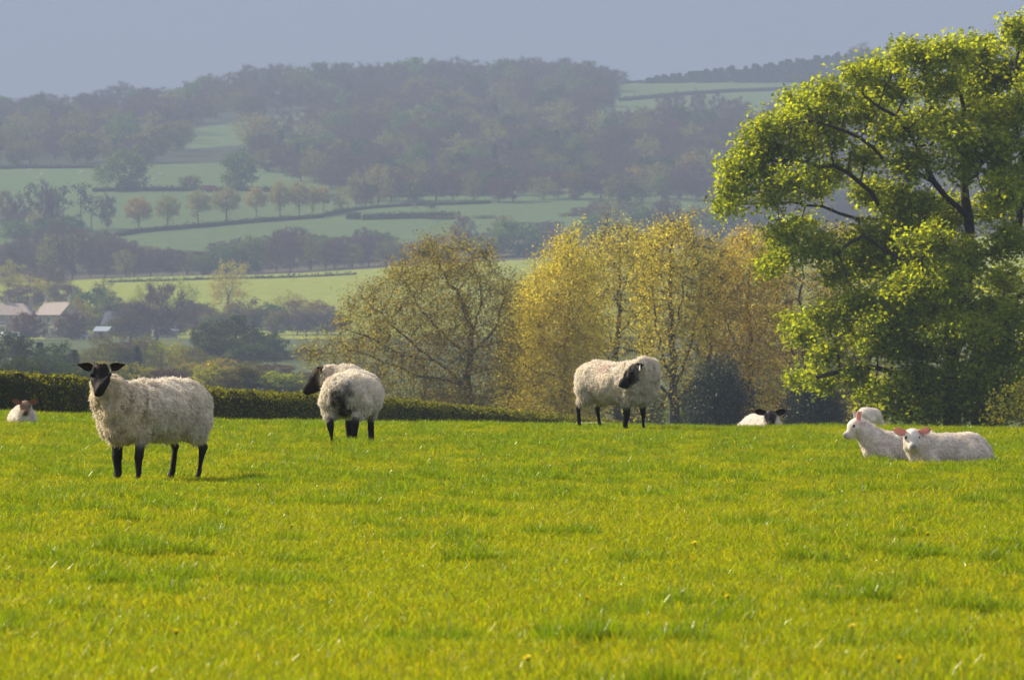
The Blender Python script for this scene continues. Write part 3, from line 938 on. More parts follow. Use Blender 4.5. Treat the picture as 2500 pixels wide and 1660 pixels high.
# --- trees of the valley bottom, left: (kind, x, top, width, distance, tint, label)
G1 = 'trees round the valley houses'
for kind, x, top, wd, D, tint, lab in [
    ('bush', 26, 768, 90, 760, 'dark', 'dark evergreen bush at the left edge below the stone houses'),
    ('spruce', 48, 776, 60, 800, 'spruce', 'dark spruce below the hipped stone farmhouse, second from the left edge'),
    ('spruce', 92, 790, 62, 790, 'spruce', 'dark spruce below the gap between the two stone houses'),
    ('bush', 128, 790, 96, 780, 'dark', 'dark evergreen bush below the gabled stone house'),
    ('spruce', 170, 806, 58, 800, 'spruce', 'dark spruce below the right copper tree'),
    ('bush', 60, 835, 110, 720, 'dark', 'low dark bush just over the hedge at the far left'),
    ('bush', 170, 838, 110, 720, 'dark', 'low dark bush over the hedge, left of the ewe head'),
    ('loose', 252, 768, 90, 900, 'olive', 'olive green tree above the ewe head, right of the dark evergreens'),
    ('loose', 225, 800, 80, 860, 'olive', 'pale olive tree directly above the ear of the left ewe'),
    ('loose', 335, 772, 76, 900, 'olive', 'yellow olive tree right of the olive tree above the ewe head'),
    ('spruce', 316, 798, 44, 820, 'spruce', 'narrow dark spruce above the back of the left ewe'),
    ('loose', 372, 805, 70, 820, 'olive', 'dull olive tree over the back of the left ewe'),
    ('loose', 410, 790, 60, 850, 'yellow', 'bright yellow green sapling left of the dark evergreen clump'),
    ('loose', 445, 800, 70, 830, 'olive', 'round olive tree over the hedge, below the dark evergreen clump'),
    ('loose', 440, 835, 80, 740, 'yellow', 'yellow green thicket tree low over the hedge, left of the evergreen clump'),
    ('loose', 510, 826, 82, 740, 'yellow', 'yellow green thicket tree under the dark evergreen clump'),
    ('loose', 580, 832, 84, 740, 'olive', 'olive thicket tree low over the hedge under the evergreens'),
    ('bare', 640, 838, 90, 740, 'brown', 'grey brown bare tree left of the ewe seen from behind'),
    ('bare', 700, 862, 90, 740, 'brown', 'grey bare tree behind the head of the ewe seen from behind'),
    ('round', 480, 745, 76, 980, 'dark', 'dark pointed evergreen tree left in the evergreen clump'),
    ('round', 545, 728, 90, 990, 'dark', 'tallest dark evergreen tree in the middle of the clump'),
    ('round', 600, 760, 80, 985, 'dark', 'dark evergreen tree right in the clump'),
    ('bush', 634, 768, 50, 980, 'dark', 'small dark bush at the right tip of the evergreen clump'),
    ('round', 515, 775, 110, 940, 'dark', 'broad dark evergreen tree in front of the clump'),
    ('round', 580, 790, 110, 930, 'dark', 'broad low evergreen tree at the front right of the clump'),
    ('bare', 362, 655, 130, 1280, 'brown', 'dark bare spreading tree left of the tall yellow tree'),
    ('bare', 300, 700, 100, 1290, 'brown', 'smaller dark bare tree right of the small shed'),
    ('round', 222, 665, 90, 1480, 'green', 'dark green tree behind the right copper tree'),
    ('round', 255, 702, 70, 1440, 'green', 'dark green tree right behind the gabled house'),
    ('loose', 240, 640, 50, 1560, 'brown', 'brown thin tree right of the dark green tree by the houses'),
    ('bush', 190, 708, 40, 1460, 'green', 'small green bush beside the chimney of the gabled house'),
    ('loose', 20, 600, 80, 1640, 'yellow', 'yellow green tree at the left edge above the farmhouse roof'),
    ('loose', 70, 640, 110, 1560, 'yellow', 'broad yellow green tree above the farmhouse roof'),
    ('bare', 110, 610, 90, 1620, 'purple', 'large bare purple brown tree with a dark leaning limb above the houses'),
    ('bare', 50, 655, 120, 1540, 'brown', 'brown bare tree mass behind the farmhouse chimneys'),
    ('bare', 150, 650, 90, 1530, 'brown', 'brown bare tree behind the gabled house chimney'),
    ('loose', 345, 648, 76, 1500, 'yellow', 'sunlit yellow tree left behind the dark bare spreading tree'),
    ('loose', 418, 640, 84, 1510, 'yellow', 'sunlit yellow tree left of the tall yellow tree'),
    ('loose', 527, 600, 88, 1530, 'yellow', 'tallest yellow tree in front of the bright crop field'),
    ('bush', 470, 700, 90, 1440, 'olive', 'grey olive bush under the tall yellow tree'),
    ('bush', 560, 690, 90, 1440, 'olive', 'grey olive bush right under the tall yellow tree'),
    ('bare', 450, 705, 90, 1420, 'purple', 'low purple brown bare bush behind the evergreen clump'),
    ('loose', 600, 705, 70, 1440, 'olive', 'small olive bush on the crop field edge'),
    ('loose', 665, 668, 76, 1500, 'yellow', 'yellow round bush at the foot of the crop field'),
    ('bush', 700, 690, 110, 1470, 'tan', 'broad tan bush at the foot of the crop field, left of the oak'),
    ('bare', 745, 700, 70, 1480, 'brown', 'brown bush on the crop field behind the oak tips'),
]:
    far_tree(kind, x, top, wd, lab, G1, D=D, tint=tint)
rv = random.Random(77)
for i in range(46):
    x = 150 + 640 * (i + rv.uniform(0, 1)) / 46
    D = rv.choice([1405, 1440, 1475])
    top = float(np.interp(x, [150, 200, 300, 430, 520, 620, 690, 790], [690, 672, 690, 690, 700, 698, 690, 725])) + rv.uniform(0, 50)
    k = rv.choice(['bush', 'loose', 'round', 'bare']); ti = {'bush': rv.choice(['olive', 'tan']), 'loose': 'yellow', 'round': rv.choice(['olive', 'green']), 'bare': rv.choice(['purple', 'brown'])}[k]
    far_tree(k, x, top, rv.uniform(48, 80), {'olive': 'dull olive', 'tan': 'tan', 'yellow': 'sunlit yellow', 'green': 'dark green', 'purple': 'purplish', 'brown': 'brown'}[ti] + ' ' + {'bush': 'bush', 'round': 'dense tree', 'loose': 'airy tree', 'bare': 'bare tree'}[k] + (' in the copse beside the stone houses' if x < 330 else ' in the copse below the crop field' if x < 600 else ' at the crop field foot left of the oak'), 'copse below the crop field', D=D, tint=ti)
for i in range(22):
    x = 185 + 560 * (i + rv.uniform(0, 1)) / 22
    D = rv.choice([900, 1000, 1100])
    top = float(np.interp(x, [185, 260, 330, 420, 640, 745], [790, 775, 775, 790, 790, 830])) + rv.uniform(0, 30)
    k = rv.choice(['bush', 'loose', 'round', 'bare']); ti = {'bush': 'olive', 'loose': rv.choice(['olive', 'yellow']), 'round': 'green', 'bare': 'brown'}[k]
    far_tree(k, x, top, rv.uniform(56, 84), {'olive': 'dull olive', 'yellow': 'yellow green', 'green': 'dark green', 'brown': 'brown'}[ti] + ' ' + {'bush': 'bush', 'round': 'dense tree', 'loose': 'airy tree', 'bare': 'bare tree'}[k] + (' in the dell above the left ewe' if x < 470 else ' in the dell below the evergreens'), 'trees in the valley dell', D=D, tint=ti)
TH = 'thicket trees on the near valley side'
rt = random.Random(31)
for i in range(54):
    x = -10 + 740 * (i + rt.uniform(.1, .9)) / 54
    x = x if i % 2 else (x * 1.37) % 735
    lowx = x < 215
    D = rt.choice([560, 600, 650, 700])
    top = float(np.interp(x, [0, 200, 260, 420, 600, 700, 740], [822, 838, 838, 845, 850, 862, 880])) + rt.uniform(-8, 34)
    k = rt.choice(['bush', 'bush', 'round']) if lowx else rt.choice(['loose', 'round', 'bare', 'bush'])
    ti = 'dark' if lowx else rt.choice(['olive', 'olive', 'yellow', 'brown']) if k != 'bare' else 'brown'
    where = 'over the left hedge' if lowx else ('behind the left ewe' if x < 480 else 'left of the second ewe')
    far_tree(k, x, top, rt.uniform(64, 96), {'dark': 'dark evergreen', 'olive': 'dull olive', 'yellow': 'yellow green', 'brown': 'grey brown'}[ti] + ' ' + {'bush': 'bush', 'round': 'dense tree', 'loose': 'airy tree', 'bare': 'bare tree'}[k] + ' in the thicket ' + where, TH, D=D, tint=ti)
for x, top, lab in ((64, 720, 'dark copper leaved tree in front of the hipped farmhouse'), (165, 720, 'dark copper leaved tree in front of the house gable')):
    far_tree('round', x, top, 66, lab, 'copper trees by the stone houses', D=1372, tint='copper', name='copper_tree', seed=1)

# --- low shrubs closing the gaps under the golden trees
for x, top, wd, D, ti, k, lab in [(1225, 890, 130, 385, 'olive', 'bush', 'olive shrub in the gap under the pale gold poplar'), (1330, 895, 130, 388, 'green', 'bush', 'dull green shrub behind the hind legs of the brow ewe'), (1470, 890, 130, 384, 'olive', 'bush', 'olive shrub between the two bare golden tree trunks'), (1600, 900, 110, 380, 'green', 'bush', 'dull green shrub left of the dark holly'), (1050, 900, 150, 386, 'olive', 'bush', 'olive shrub under the domed oak'),
                                (940, 915, 140, 382, 'olive', 'bush', 'low olive shrub under the left boughs of the oak'), (1780, 890, 120, 384, 'olive', 'bush', 'olive shrub right of the dark holly behind the black faced lamb'), (1960, 880, 130, 384, 'olive', 'bush', 'olive shrub under the sycamore tips')]:
    far_tree(k, x, top, wd, lab, 'low shrubs under the golden trees', D=D, tint=ti, cat='bush')

# --- the bare belt above the crop field
rb = random.Random(5)
for row, (D0, n, t0) in enumerate(((1765, 26, 0), (1800, 26, 6), (1840, 22, -8))):
    for i in range(n):
        x = -10 + (985 + 20) * (i + rb.uniform(.2, .8)) / n
        top = float(np.interp(x, [0, 60, 150, 230, 300, 400, 480, 560, 620, 680, 740, 800, 850, 900, 960], [560, 535, 512, 525, 560, 572, 570, 548, 530, 520, 535, 548, 530, 545, 585])) + rb.uniform(-4, 22) + t0
        k = rb.choice(['bare', 'bare', 'bare', 'loose', 'round']) if x > 300 else rb.choice(['bare', 'loose', 'bare'])
        ti = {'bare': rb.choice(['brown', 'purple']), 'loose': 'tan' if x < 300 else 'olive', 'round': 'green'}[k]
        where = 'left of the crop field' if x < 280 else ('behind the left half of the crop field' if x < 620 else 'above the crop field, left of the oak')
        far_tree(k, x, top, rb.uniform(48, 74), {'bare': 'bare brown tree', 'loose': 'pale half leaved tree', 'round': 'dark green tree'}[k] + ' in the belt ' + where, 'belt of bare trees above the crop field', D=D0 + rb.uniform(-8, 8), tint=ti)
# --- right-hand belt behind the golden trees
for i in range(62):
    x = 985 + 1480 * (i + rb.uniform(0, 1)) / 62
    D = rb.choice([1800, 1850, 1920])
    top = float(np.interp(x, [980, 1050, 1120, 1200, 1300, 1450, 1750], [545, 500, 480, 490, 470, 450, 440])) + rb.uniform(0, 70)
    k = rb.choice(['bare', 'bare', 'loose', 'round'])
    far_tree(k, x, top, rb.uniform(50, 80), {'bare': 'bare brown tree', 'loose': 'pale half leaved tree', 'round': 'rounded green tree'}[k] + ' in the wood ' + ('behind the golden trees' if x < 1745 else 'showing through the sycamore'), 'wood behind the golden trees', D=D, tint={'bare': 'brown', 'loose': 'olive', 'round': 'green'}[k])
for x, top, wd, k, ti, lab in [(1195, 512, 120, 'round', 'green', 'broad domed green tree above the gap right of the oak'), (1120, 545, 90, 'round', 'green', 'low domed green tree left of the broad domed one, above the oak'),
                               (1235, 558, 60, 'bush', 'tan', 'small tan domed bush right of the broad domed green tree'), (1010, 555, 60, 'bush', 'olive', 'olive bush just left above the oak crown'), (1365, 495, 80, 'round', 'green', 'pale domed green tree above the golden poplar')]:
    far_tree(k, x, top, wd, lab, 'wood behind the golden trees', D=1775, tint=ti)

# --- pines and thin trees at the left
for kind, x, top, wd, base, ti, lab in [
    ('pine', 68, 420, 42, 535, 'spruce', 'leftmost tall pine, dark top on a thin stem'), ('pine', 145, 426, 44, 530, 'spruce', 'middle tall pine of the left group'), ('pine', 188, 422, 50, 530, 'spruce', 'tall pine with the broadest dark crown, left of the orchard row'),
    ('pine', 212, 450, 46, 538, 'spruce', 'rightmost pine of the group, dark to its foot'), ('bare', 18, 440, 40, 540, 'brown', 'thin bare tree at the left edge beside the pines'), ('bare', 44, 450, 36, 540, 'purple', 'thin bare tree left of the leftmost pine'),
    ('bare', 105, 415, 46, 535, 'brown', 'tall bare tree between the leftmost and middle pines'), ('loose', 82, 470, 40, 535, 'tan', 'small tan tree under the leftmost pine'), ('bare', 125, 440, 36, 532, 'purple', 'slim bare tree just left of the middle pine'),
    ('bare', 248, 448, 40, 530, 'brown', 'lone slim bare tree between the pines and the orchard row'), ('bush', 165, 495, 60, 534, 'green', 'low dark bush at the foot of the pines'), ('bush', 110, 505, 70, 540, 'green', 'dark bush left at the foot of the pines'), ('bush', 40, 510, 80, 548, 'green', 'rounded green bush at the left edge below the pines')]:
    far_tree(kind, x, top, wd, lab, 'pines and thin trees on the left bank', base=base, tint=ti)

# --- the row of round limes along the hedge
ordw = ['first', 'second', 'third', 'fourth', 'fifth', 'sixth', 'seventh', 'eighth', 'ninth']
for i, (x, top, base, wd) in enumerate(zip([320, 386, 457, 522, 591, 646, 690, 720, 746], [454, 449, 437, 431, 432, 417, 418, 427, 429], [531, 525, 516, 511, 506, 503, 500, 497, 494], [52, 48, 54, 54, 52, 50, 42, 36, 38])):
    far_tree('lime', x, top, wd, f'{ordw[i]} pale lollipop tree from the left in the hedge row', 'row of pale round trees along the hedge', base=base, tint='lime')
for x, top, base, wd, k, ti, lab in [
    (286, 341, 440, 112, 'round', 'green', 'big lone round green tree in the field above the tree row'), (552, 346, 438, 80, 'round', 'green', 'tall lone green tree right of the big round one'), (590, 258, 350, 96, 'loose', 'tan', 'tan spreading tree on the clearing high on the hill'),
    (440, 405, 437, 50, 'bush', 'olive', 'small bush on the upper hedge between the lone green trees'), (525, 395, 437, 26, 'loose', 'tan', 'little tan tree beside the tall lone green tree'), (786, 430, 492, 40, 'loose', 'tan', 'thin tan tree right of the lollipop row'),
    (822, 396, 478, 60, 'loose', 'tan', 'tan tree above the bend of the lane hedge'), (872, 385, 476, 66, 'loose', 'tan', 'taller tan tree right above the bend of the lane hedge'), (842, 420, 478, 50, 'bare', 'brown', 'brown tree between the two tan trees'),
    (1058, 492, 512, 24, 'loose', 'tan', 'little tan tree right of the horses'), (1600, 348, 440, 70, 'loose', 'tan', 'pale tan poplar left of the sycamore crown'), (1640, 352, 440, 60, 'loose', 'tan', 'pale tan poplar touching the sycamore crown')]:
    far_tree(k, x, top, wd, lab, 'single trees in the hill fields', base=base, tint=ti)

# --- the hanging wood on the hill
WOODS = [
    ('on the left part of the wooded hill', [(-40, 284), (90, 284), (200, 278), (300, 270), (420, 262), (440, 300), (430, 350), (340, 380), (235, 378), (-40, 385)]),
    ('in the middle of the wooded hill', [(430, 260), (520, 242), (700, 228), (900, 214), (960, 260), (970, 470), (880, 470), (760, 440), (740, 300), (700, 262), (560, 282), (450, 290)]),
    ('on the wooded slope under the middle clearing', [(600, 330), (720, 320), (735, 430), (600, 400)]),
    ('on the right part of the wooded hill', [(900, 212), (1200, 206), (1400, 210), (1410, 260), (1340, 300), (1420, 310), (1700, 330), (1800, 470), (970, 470), (960, 300)]),
    ('behind the sycamore crown', [(1700, 300), (2480, 270), (2480, 560), (1800, 540), (1760, 440)]),
]
rw = random.Random(9)
cand = []
for lab, poly in WOODS:
    p = np.array(poly, float)
    x0, y0 = p.min(0); x1, y1 = p.max(0)
    n = int((x1 - x0) * (y1 - y0) / 520)
    pts = []
    for _ in range(n * 8):
        x, y = rw.uniform(x0, x1), rw.uniform(y0, y1)
        if not inpoly(np.array([x]), np.array([y]), poly)[0]:
            continue
        if all(abs(x - a) > 30 or abs(y - b) > 13 for a, b in pts):
            pts.append((x, y)); cand.append((lab, x, y))
        if len(pts) > n:
            break
cand.sort(key=lambda c: -c[2])
SKX = [0, 60, 95, 130, 200, 280, 330, 385, 420, 450, 560, 620, 720, 800, 900, 940, 1040, 1120, 1200, 1300, 1370, 1410, 1428, 1460, 2100]
SKY = [222, 222, 203, 222, 218, 188, 200, 197, 215, 180, 152, 148, 146, 142, 140, 134, 132, 142, 131, 138, 142, 155, 185, 200, 160]
KN = {'bare': 'brown bare tree', 'loose': 'half leaved tree', 'round': 'full green tree', 'spruce': 'dark conifer'}
scat = []
for idx, (lab, x, y) in enumerate(cand):
    nz_ = float(vnoise(x / 70, y / 40, 7.7))
    k = rw.choices(['bare', 'loose', 'round', 'spruce'], [5, 1.6, 2.6 + 2 * nz_, .35])[0]
    ti = {'bare': rw.choice(['brown', 'purple']), 'loose': rw.choice(['olive', 'olive', 'tan']), 'round': rw.choice(['green', 'olive', 'dark']), 'spruce': 'spruce'}[k]
    hgt = rw.uniform(50, 78)
    lev = 'high' if y < 250 else ('halfway up' if y < 340 else 'low')
    hgt = min(hgt, y - float(np.interp(x, SKX, SKY)) - 3)
    wdt = rw.uniform(50, 84) if k != 'spruce' else 32
    if idx >= 190 or 'sycamore' in lab:
        D_w = far_D(x * K, y * K)
        gw_ = on_ground(x * K, D_w)
        scat.append((k, ti, gw_, pix(x * K, (y - hgt) * K, D_w).z - gw_.z, wdt * K * D_w / F, rw.uniform(0, 6.28)))
        continue
    far_tree(k, x, y - hgt, wdt, ('purplish ' if ti == 'purple' else 'tan ' if ti == 'tan' else 'dark ' if ti == 'dark' else '') + KN[k] + ' ' + lev + ' ' + lab, 'hanging wood on the hill: ' + lab, base=y, tint=ti)
# the rest of the wood, too dense to tell tree from tree
wc = bpy.data.collections.new('wood_kinds')
wkeys = [(k, t) for k in ('bare', 'loose', 'round', 'spruce') for t in {'bare': ('brown', 'purple'), 'loose': ('olive', 'tan', 'yellow'), 'round': ('green', 'olive', 'dark'), 'spruce': ('spruce',)}[k]]
WM = {}
for mm_ in (twig_far_m, leaf_far_m, ever_m):
    for t in TINT:
        c_ = mm_.copy()
        for nd_ in c_.node_tree.nodes:
            if nd_.type == 'MIX' and nd_.inputs['Factor'].default_value == 1 and nd_.inputs['B'].is_linked and nd_.inputs['A'].is_linked:
                c_.node_tree.links.remove(nd_.inputs['B'].links[0])
                nd_.inputs['B'].default_value = (*TINT[t], 1)
        WM[(mm_.name, t)] = c_
for i, (k, t) in enumerate(wkeys):
    for j, part_ in enumerate((0, 1)):
        o = bpy.data.objects.new(f'wood_kind_{2 * i + j:03d}', PROTO[k][i % 3][part_])
        o.color = (*TINT[t], 1)
        o.data = o.data.copy()
        o.data.materials[0] = WM[(o.data.materials[0].name, t)] if j else o.data.materials[0]
        wc.objects.link(o)
pts_, rot_, scl_, pid_ = [], [], [], []
for k, t, p_, h_, w_, rz_ in scat:
    i = wkeys.index((k, t))
    _, _, W0, H0 = PROTO[k][i % 3]
    for j in (0, 1):
        pts_.append(tuple(p_)); rot_.append((0, 0, rz_)); scl_.append((w_ / W0, w_ / W0, h_ / H0)); pid_.append(2 * i + j)
scatter('distant_wood', np.array(pts_), np.array(rot_), np.array(scl_), np.array(pid_), wc, 'dense hazy mass of trees covering the upper hill')
# skyline crowns of the hilltop
for i in range(54):
    x = -20 + 1450 * (i + rw.uniform(.1, .9)) / 54
    top = float(np.interp(x, [0, 60, 95, 130, 200, 280, 330, 385, 420, 450, 560, 620, 720, 800, 900, 940, 1040, 1120, 1200, 1300, 1370, 1410, 1428], [222, 222, 203, 222, 218, 188, 200, 197, 215, 180, 152, 148, 146, 142, 140, 134, 132, 142, 131, 138, 142, 155, 185])) + rw.uniform(-3, 9)
    k = rw.choice(['bare', 'bare', 'bare', 'round'])
    far_tree(k, x, top, rw.uniform(50, 74), ('brown bare tree' if k == 'bare' else 'green tree') + (' on the left hilltop skyline' if x < 430 else ' on the hilltop skyline'), 'trees along the hilltop skyline', D=2960 + rw.uniform(-30, 60), tint='brown' if k == 'bare' else 'green')
# conifer plantation on the right-hand ridge
for i in range(96):
    x = 1436 + 660 * (i + rw.uniform(0, 1)) / 96
    top = float(np.interp(x, [1430, 1470, 1520, 1600, 1700, 1800, 1950, 2100], [196, 190, 178, 168, 155, 143, 122, 108])) + rw.uniform(-5, 9)
    far_tree('spruce', x, top, rw.uniform(32, 46), 'dark spruce in the plantation along the right ridge', 'spruce plantation on the ridge', D=3130 + rw.uniform(-30, 60), tint='spruce')
far_tree('bare', 1985, 100, 70, 'domed bare tree rising over the spruces on the right ridge', 'trees on the right ridge', D=3250, tint='brown')
far_tree('bare', 2170, 90, 80, 'bare tree on the right ridge beside the mast', 'trees on the right ridge', D=3250, tint='brown')
for i, (x, top, wd, base) in enumerate([(1530, 218, 40, 290), (1560, 212, 46, 292), (1610, 208, 40, 292), (1655, 212, 44, 295), (1480, 250, 50, 300), (1450, 270, 50, 310), (1590, 250, 50, 315), (1700, 225, 70, 300)]):
    far_tree('bare', x, top, wd, 'bare tree standing in the high field under the spruce ridge', 'bare trees in the high field', base=base, tint='brown')

# ------------------------------------------------------------------ far hedges
hedge_core_m = plain_mat('hedge_inner_shade', (0.035, 0.036, 0.014), rough=.95, noise=.4, scale=3, spec=.05)  # core coloured dark to stand for the shade behind the hedge leaves

def hedge_line(name, label, pts, height, width, m, leaf, n, tint=None, D=None, top=None, group=None, seed=3):
    """Clipped hedge following the ground along view points; pts = (x, y) on far ground, or with D a list of distances."""
    g = np.random.default_rng(seed)
    W = []
    for i, (x, y) in enumerate(pts):
        d = D[i] if D else far_D(x * K, y * K)
        W.append(np.array(on_ground(x * K, d)))
    W = np.array(W)
    hs = np.array(height) if np.ndim(height) else np.full(len(W), height)
    seg = np.concatenate([[0], np.cumsum(np.linalg.norm(np.diff(W, axis=0), axis=1))])
    m_ = max(8, int(seg[-1] / (width * .6)))
    s = np.linspace(0, seg[-1], m_)
    P = np.stack([np.interp(s, seg, W[:, k]) for k in range(3)], 1)
    P[:, 2] = ground_z(P[:, 0], P[:, 1])
    hh = np.interp(s, seg, hs) * (1 + .015 * g.normal(0, 1, m_))
    tdir = unit(np.gradient(P, axis=0) * np.array([1, 1, 0]))
    sd_ = np.stack([tdir[:, 1], -tdir[:, 0], np.zeros(m_)], 1)
    prof = np.array([(-.5, -.1), (-.54, .35), (-.48, .8), (-.3, .98), (0, 1.0), (.3, .98), (.48, .8), (.54, .35), (.5, -.1)])
    V = P[:, None] + sd_[:, None] * (prof[None, :, 0:1] * width) + np.array([0, 0, 1.]) * (prof[None, :, 1] * hh[:, None])[..., None]
    V = V + g.normal(0, width * .02, V.shape)
    k = len(prof)
    ii_ = np.arange(m_ - 1)[:, None] * k + np.arange(k - 1)[None]
    Q = np.stack([ii_, ii_ + 1, ii_ + k + 1, ii_ + k], -1).reshape(-1, 4)
    base = W[len(W) // 2]
    root = obj(name, None, loc=tuple(base), label=label, cat='hedge', group=group)
    obj('hedge_core', mesh_np('hedge_core', V.reshape(-1, 3) - base, Q, None, hedge_core_m), root)
    si = g.uniform(0, seg[-1], n)
    ti = g.uniform(0, 1, n)
    pi_ = np.stack([np.interp(si, s, P[:, k]) for k in range(3)], 1)
    hi = np.interp(si, s, hh)
    so_ = np.stack([np.interp(si, s, sd_[:, k]) for k in range(3)], 1)
    tt = np.linspace(0, 1, len(prof))
    ox = np.interp(ti, tt, prof[:, 0]) * width; oz = np.interp(ti, tt, prof[:, 1]) * hi
    pos = pi_ + so_ * ox[:, None]
    pos[:, 2] += oz
    pos += g.normal(0, leaf * .55, pos.shape)
    Vl, Ql, cl = leaves(pos, leaf, g, up=.3, lobed=False, colvar=.3)
    obj('foliage', mesh_np('foliage', Vl - base, Ql, None, m, cl), root, color=TINT.get(tint, (1, 1, 1)))
    return root


HG = 'field hedges on the hill'
for lab, pts, h in [
    ('hedge under the row of lollipop trees', [(270, 546), (320, 538), (400, 530), (500, 522), (600, 513), (700, 506), (746, 503)], 1.2),
    ('thick short hedge right of the lollipop trees, above the pale field', [(838, 508), (900, 506), (1000, 505), (1060, 504)], 1.6),
    ('stub of hedge between two gateways right of the lollipop trees', [(806, 506), (826, 506)], 1.4),
    ('upper hedge with gaps below the big lone green tree', [(215, 443), (300, 441), (400, 441), (470, 442)], 1.1),
    ('upper hedge below the tall lone green tree', [(495, 443), (560, 441), (640, 444)], 1.1),
    ('lane hedge curving above the horses', [(748, 500), (790, 490), (850, 482), (950, 476), (1050, 473), (1130, 470)], .8),
    ('dark hedge at the foot of the left hill wood', [(-20, 391), (60, 389), (140, 389), (230, 388)], 1.0),
    ('thin hedge across the high field under the spruces', [(1430, 234), (1500, 228), (1560, 222), (1700, 213), (1900, 205)], 1.5),
    ('dark hedge along the top of the bright crop field', [(250, 652), (400, 648), (560, 643), (700, 640), (820, 634)], .35)]:
    hedge_line('field_hedge', lab, pts, h, 1.5, leaf_far_m, .5, 1500, tint='dark', group=HG, seed=len(lab))

# near clipped hedge behind the sheep
HD = [(-140, 112), (0, 114), (240, 122), (490, 132), (700, 142), (900, 155), (1100, 170), (1320, 190), (1420, 200)]
htop = [845, 861, 880, 900, 910, 922, 942, 962, 975]
hh_ = []
for (x, d), t in zip(HD, htop):
    gz = on_ground(x * K, d).z
    hh_.append(pix(x * K, t * K, d).z - gz)
hedge_line('clipped_hedge', 'long clipped green hedge running behind the sheep from the left edge', [(x, 0) for x, d in HD], hh_, 1.0, hedge_m, .05, 90000, D=[d for x, d in HD], seed=77)

# ------------------------------------------------------------------ the stone houses in the valley
stone_m = plain_mat('coursed_stone', (0.36, 0.31, 0.25), rough=.9, noise=.3, scale=1.6)
slate_m = plain_mat('stone_slate_roof', (0.40, 0.32, 0.28), rough=.55, noise=.25, scale=2.2, spec=.5)
blue_slate_m = plain_mat('blue_slate_roof', (0.09, 0.10, 0.15), rough=.6, noise=.2, scale=2)
glass_m = plain_mat('window_glass', (0.03, 0.035, 0.045), rough=.08, noise=.1, spec=.6)
white_m = plain_mat('white_paint', (0.72, 0.72, 0.70), rough=.5, noise=.06, scale=3)
dark_m = plain_mat('dark_wood', (0.04, 0.035, 0.03), rough=.7, noise=.2)
tyre_m = plain_mat('black_rubber', (0.02, 0.02, 0.02), rough=.8, noise=.1)
zinc_m = plain_mat('pale_metal_sheet', (0.42, 0.48, 0.55), rough=.35, noise=.1, scale=2, spec=.6)


def window(root, x, z, w_, h, y):
    fr = MB()
    fr.box(x - w_/2 - .08, x + w_/2 + .08, y - .06, y + .10, z - .12, z - .002)
    fr.box(x - w_/2 - .08, x + w_/2 + .08, y - .04, y + .10, z + h + .002, z + h + .14)
    fr.box(x - w_/2 - .08, x - w_/2, y - .03, y + .10, z, z + h)
    fr.box(x + w_/2, x + w_/2 + .08, y - .03, y + .10, z, z + h)
    fr.box(x - .03, x + .03, y - .02, y + .10, z, z + h)
    f = fr.build('window', white_m, root)
    MB().box(x - w_/2, x + w_/2, y - .005, y + .05, z, z + h).build('pane', glass_m, f)


def chimney(root, x, y, z0, z1, w_=.75, d_=.6):
    c = MB().box(x - w_/2, x + w_/2, y - d_/2, y + d_/2, z0, z1).box(x - w_/2 - .08, x + w_/2 + .08, y - d_/2 - .08, y + d_/2 + .08, z1 + .002, z1 + .16)
    o = c.build('chimney', stone_m, root)
    for k in (-1, 1):
        MB().tube((x + k * w_ * .24, y, z1 + .16), (x + k * w_ * .24, y, z1 + .62), .13, .10, 8).build('chimney_pot', slate_m, o)


def gable_house(name, label, loc, rotz, Lx, Wy, He, Hr, roof_m, wins, doors, chims, group=None, pipe=None):
    """Ridge runs along x; the front face is at y = -Wy/2."""
    root = obj(name, None, loc=loc, rotz=rotz, label=label, cat='house', group=group)
    x0, x1, y0, y1 = -Lx/2, Lx/2, -Wy/2, Wy/2
    wl = MB()
    wl.quad((x0, y0, -.8), (x1, y0, -.8), (x1, y0, He), (x0, y0, He)).quad((x1, y1, -.8), (x0, y1, -.8), (x0, y1, He), (x1, y1, He))
    for x in (x0, x1):
        wl.quad((x, y0, -.8), (x, y1, -.8), (x, y1, He), (x, y0, He)).tri((x, y0, He), (x, y1, He), (x, 0, Hr))
    wl.build('wall', stone_m, root)
    e = .3
    s = (Hr - He) / (Wy / 2)
    rf = MB()
    rf.slab([(x0 - .12, y0 - e, He - e * s), (x1 + .12, y0 - e, He - e * s), (x1 + .12, 0, Hr + .02), (x0 - .12, 0, Hr + .02)], .14)
    rf.slab([(x1 + .12, y1 + e, He - e * s), (x0 - .12, y1 + e, He - e * s), (x0 - .12, 0, Hr + .02), (x1 + .12, 0, Hr + .02)], .14)
    rf.box(x0 - .12, x1 + .12, -.14, .14, Hr + .10, Hr + .24)
    r = rf.build('roof', roof_m, root)
    MB().tube((x0, y0 - e - .05, He - e * s + .02), (x1, y0 - e - .05, He - e * s + .02), .07, .07, 6).build('gutter', dark_m, r)
    for x, z, w_, h in wins:
        window(root, x, z, w_, h, y0 - .03)
    for x, w_, h in doors:
        d = MB().box(x - w_/2, x + w_/2, y0 - .05, y0 + .05, 0, h).build('door', dark_m, root)
        MB().box(x - w_/2 - .12, x + w_/2 + .12, y0 - .07, y0 + .05, h + .002, h + .2).build('lintel', stone_m, d)
    for c in chims:
        chimney(root, *c)
    if pipe is not None:
        MB().tube((pipe, y0 - .08, 0), (pipe, y0 - .08, He - .1), .06, .06, 6).build('downpipe', dark_m, root)
    return root


def gl(px, D, dz=0.0):
    p = on_ground(px, D)
    return (p.x, p.y, p.z + dz)


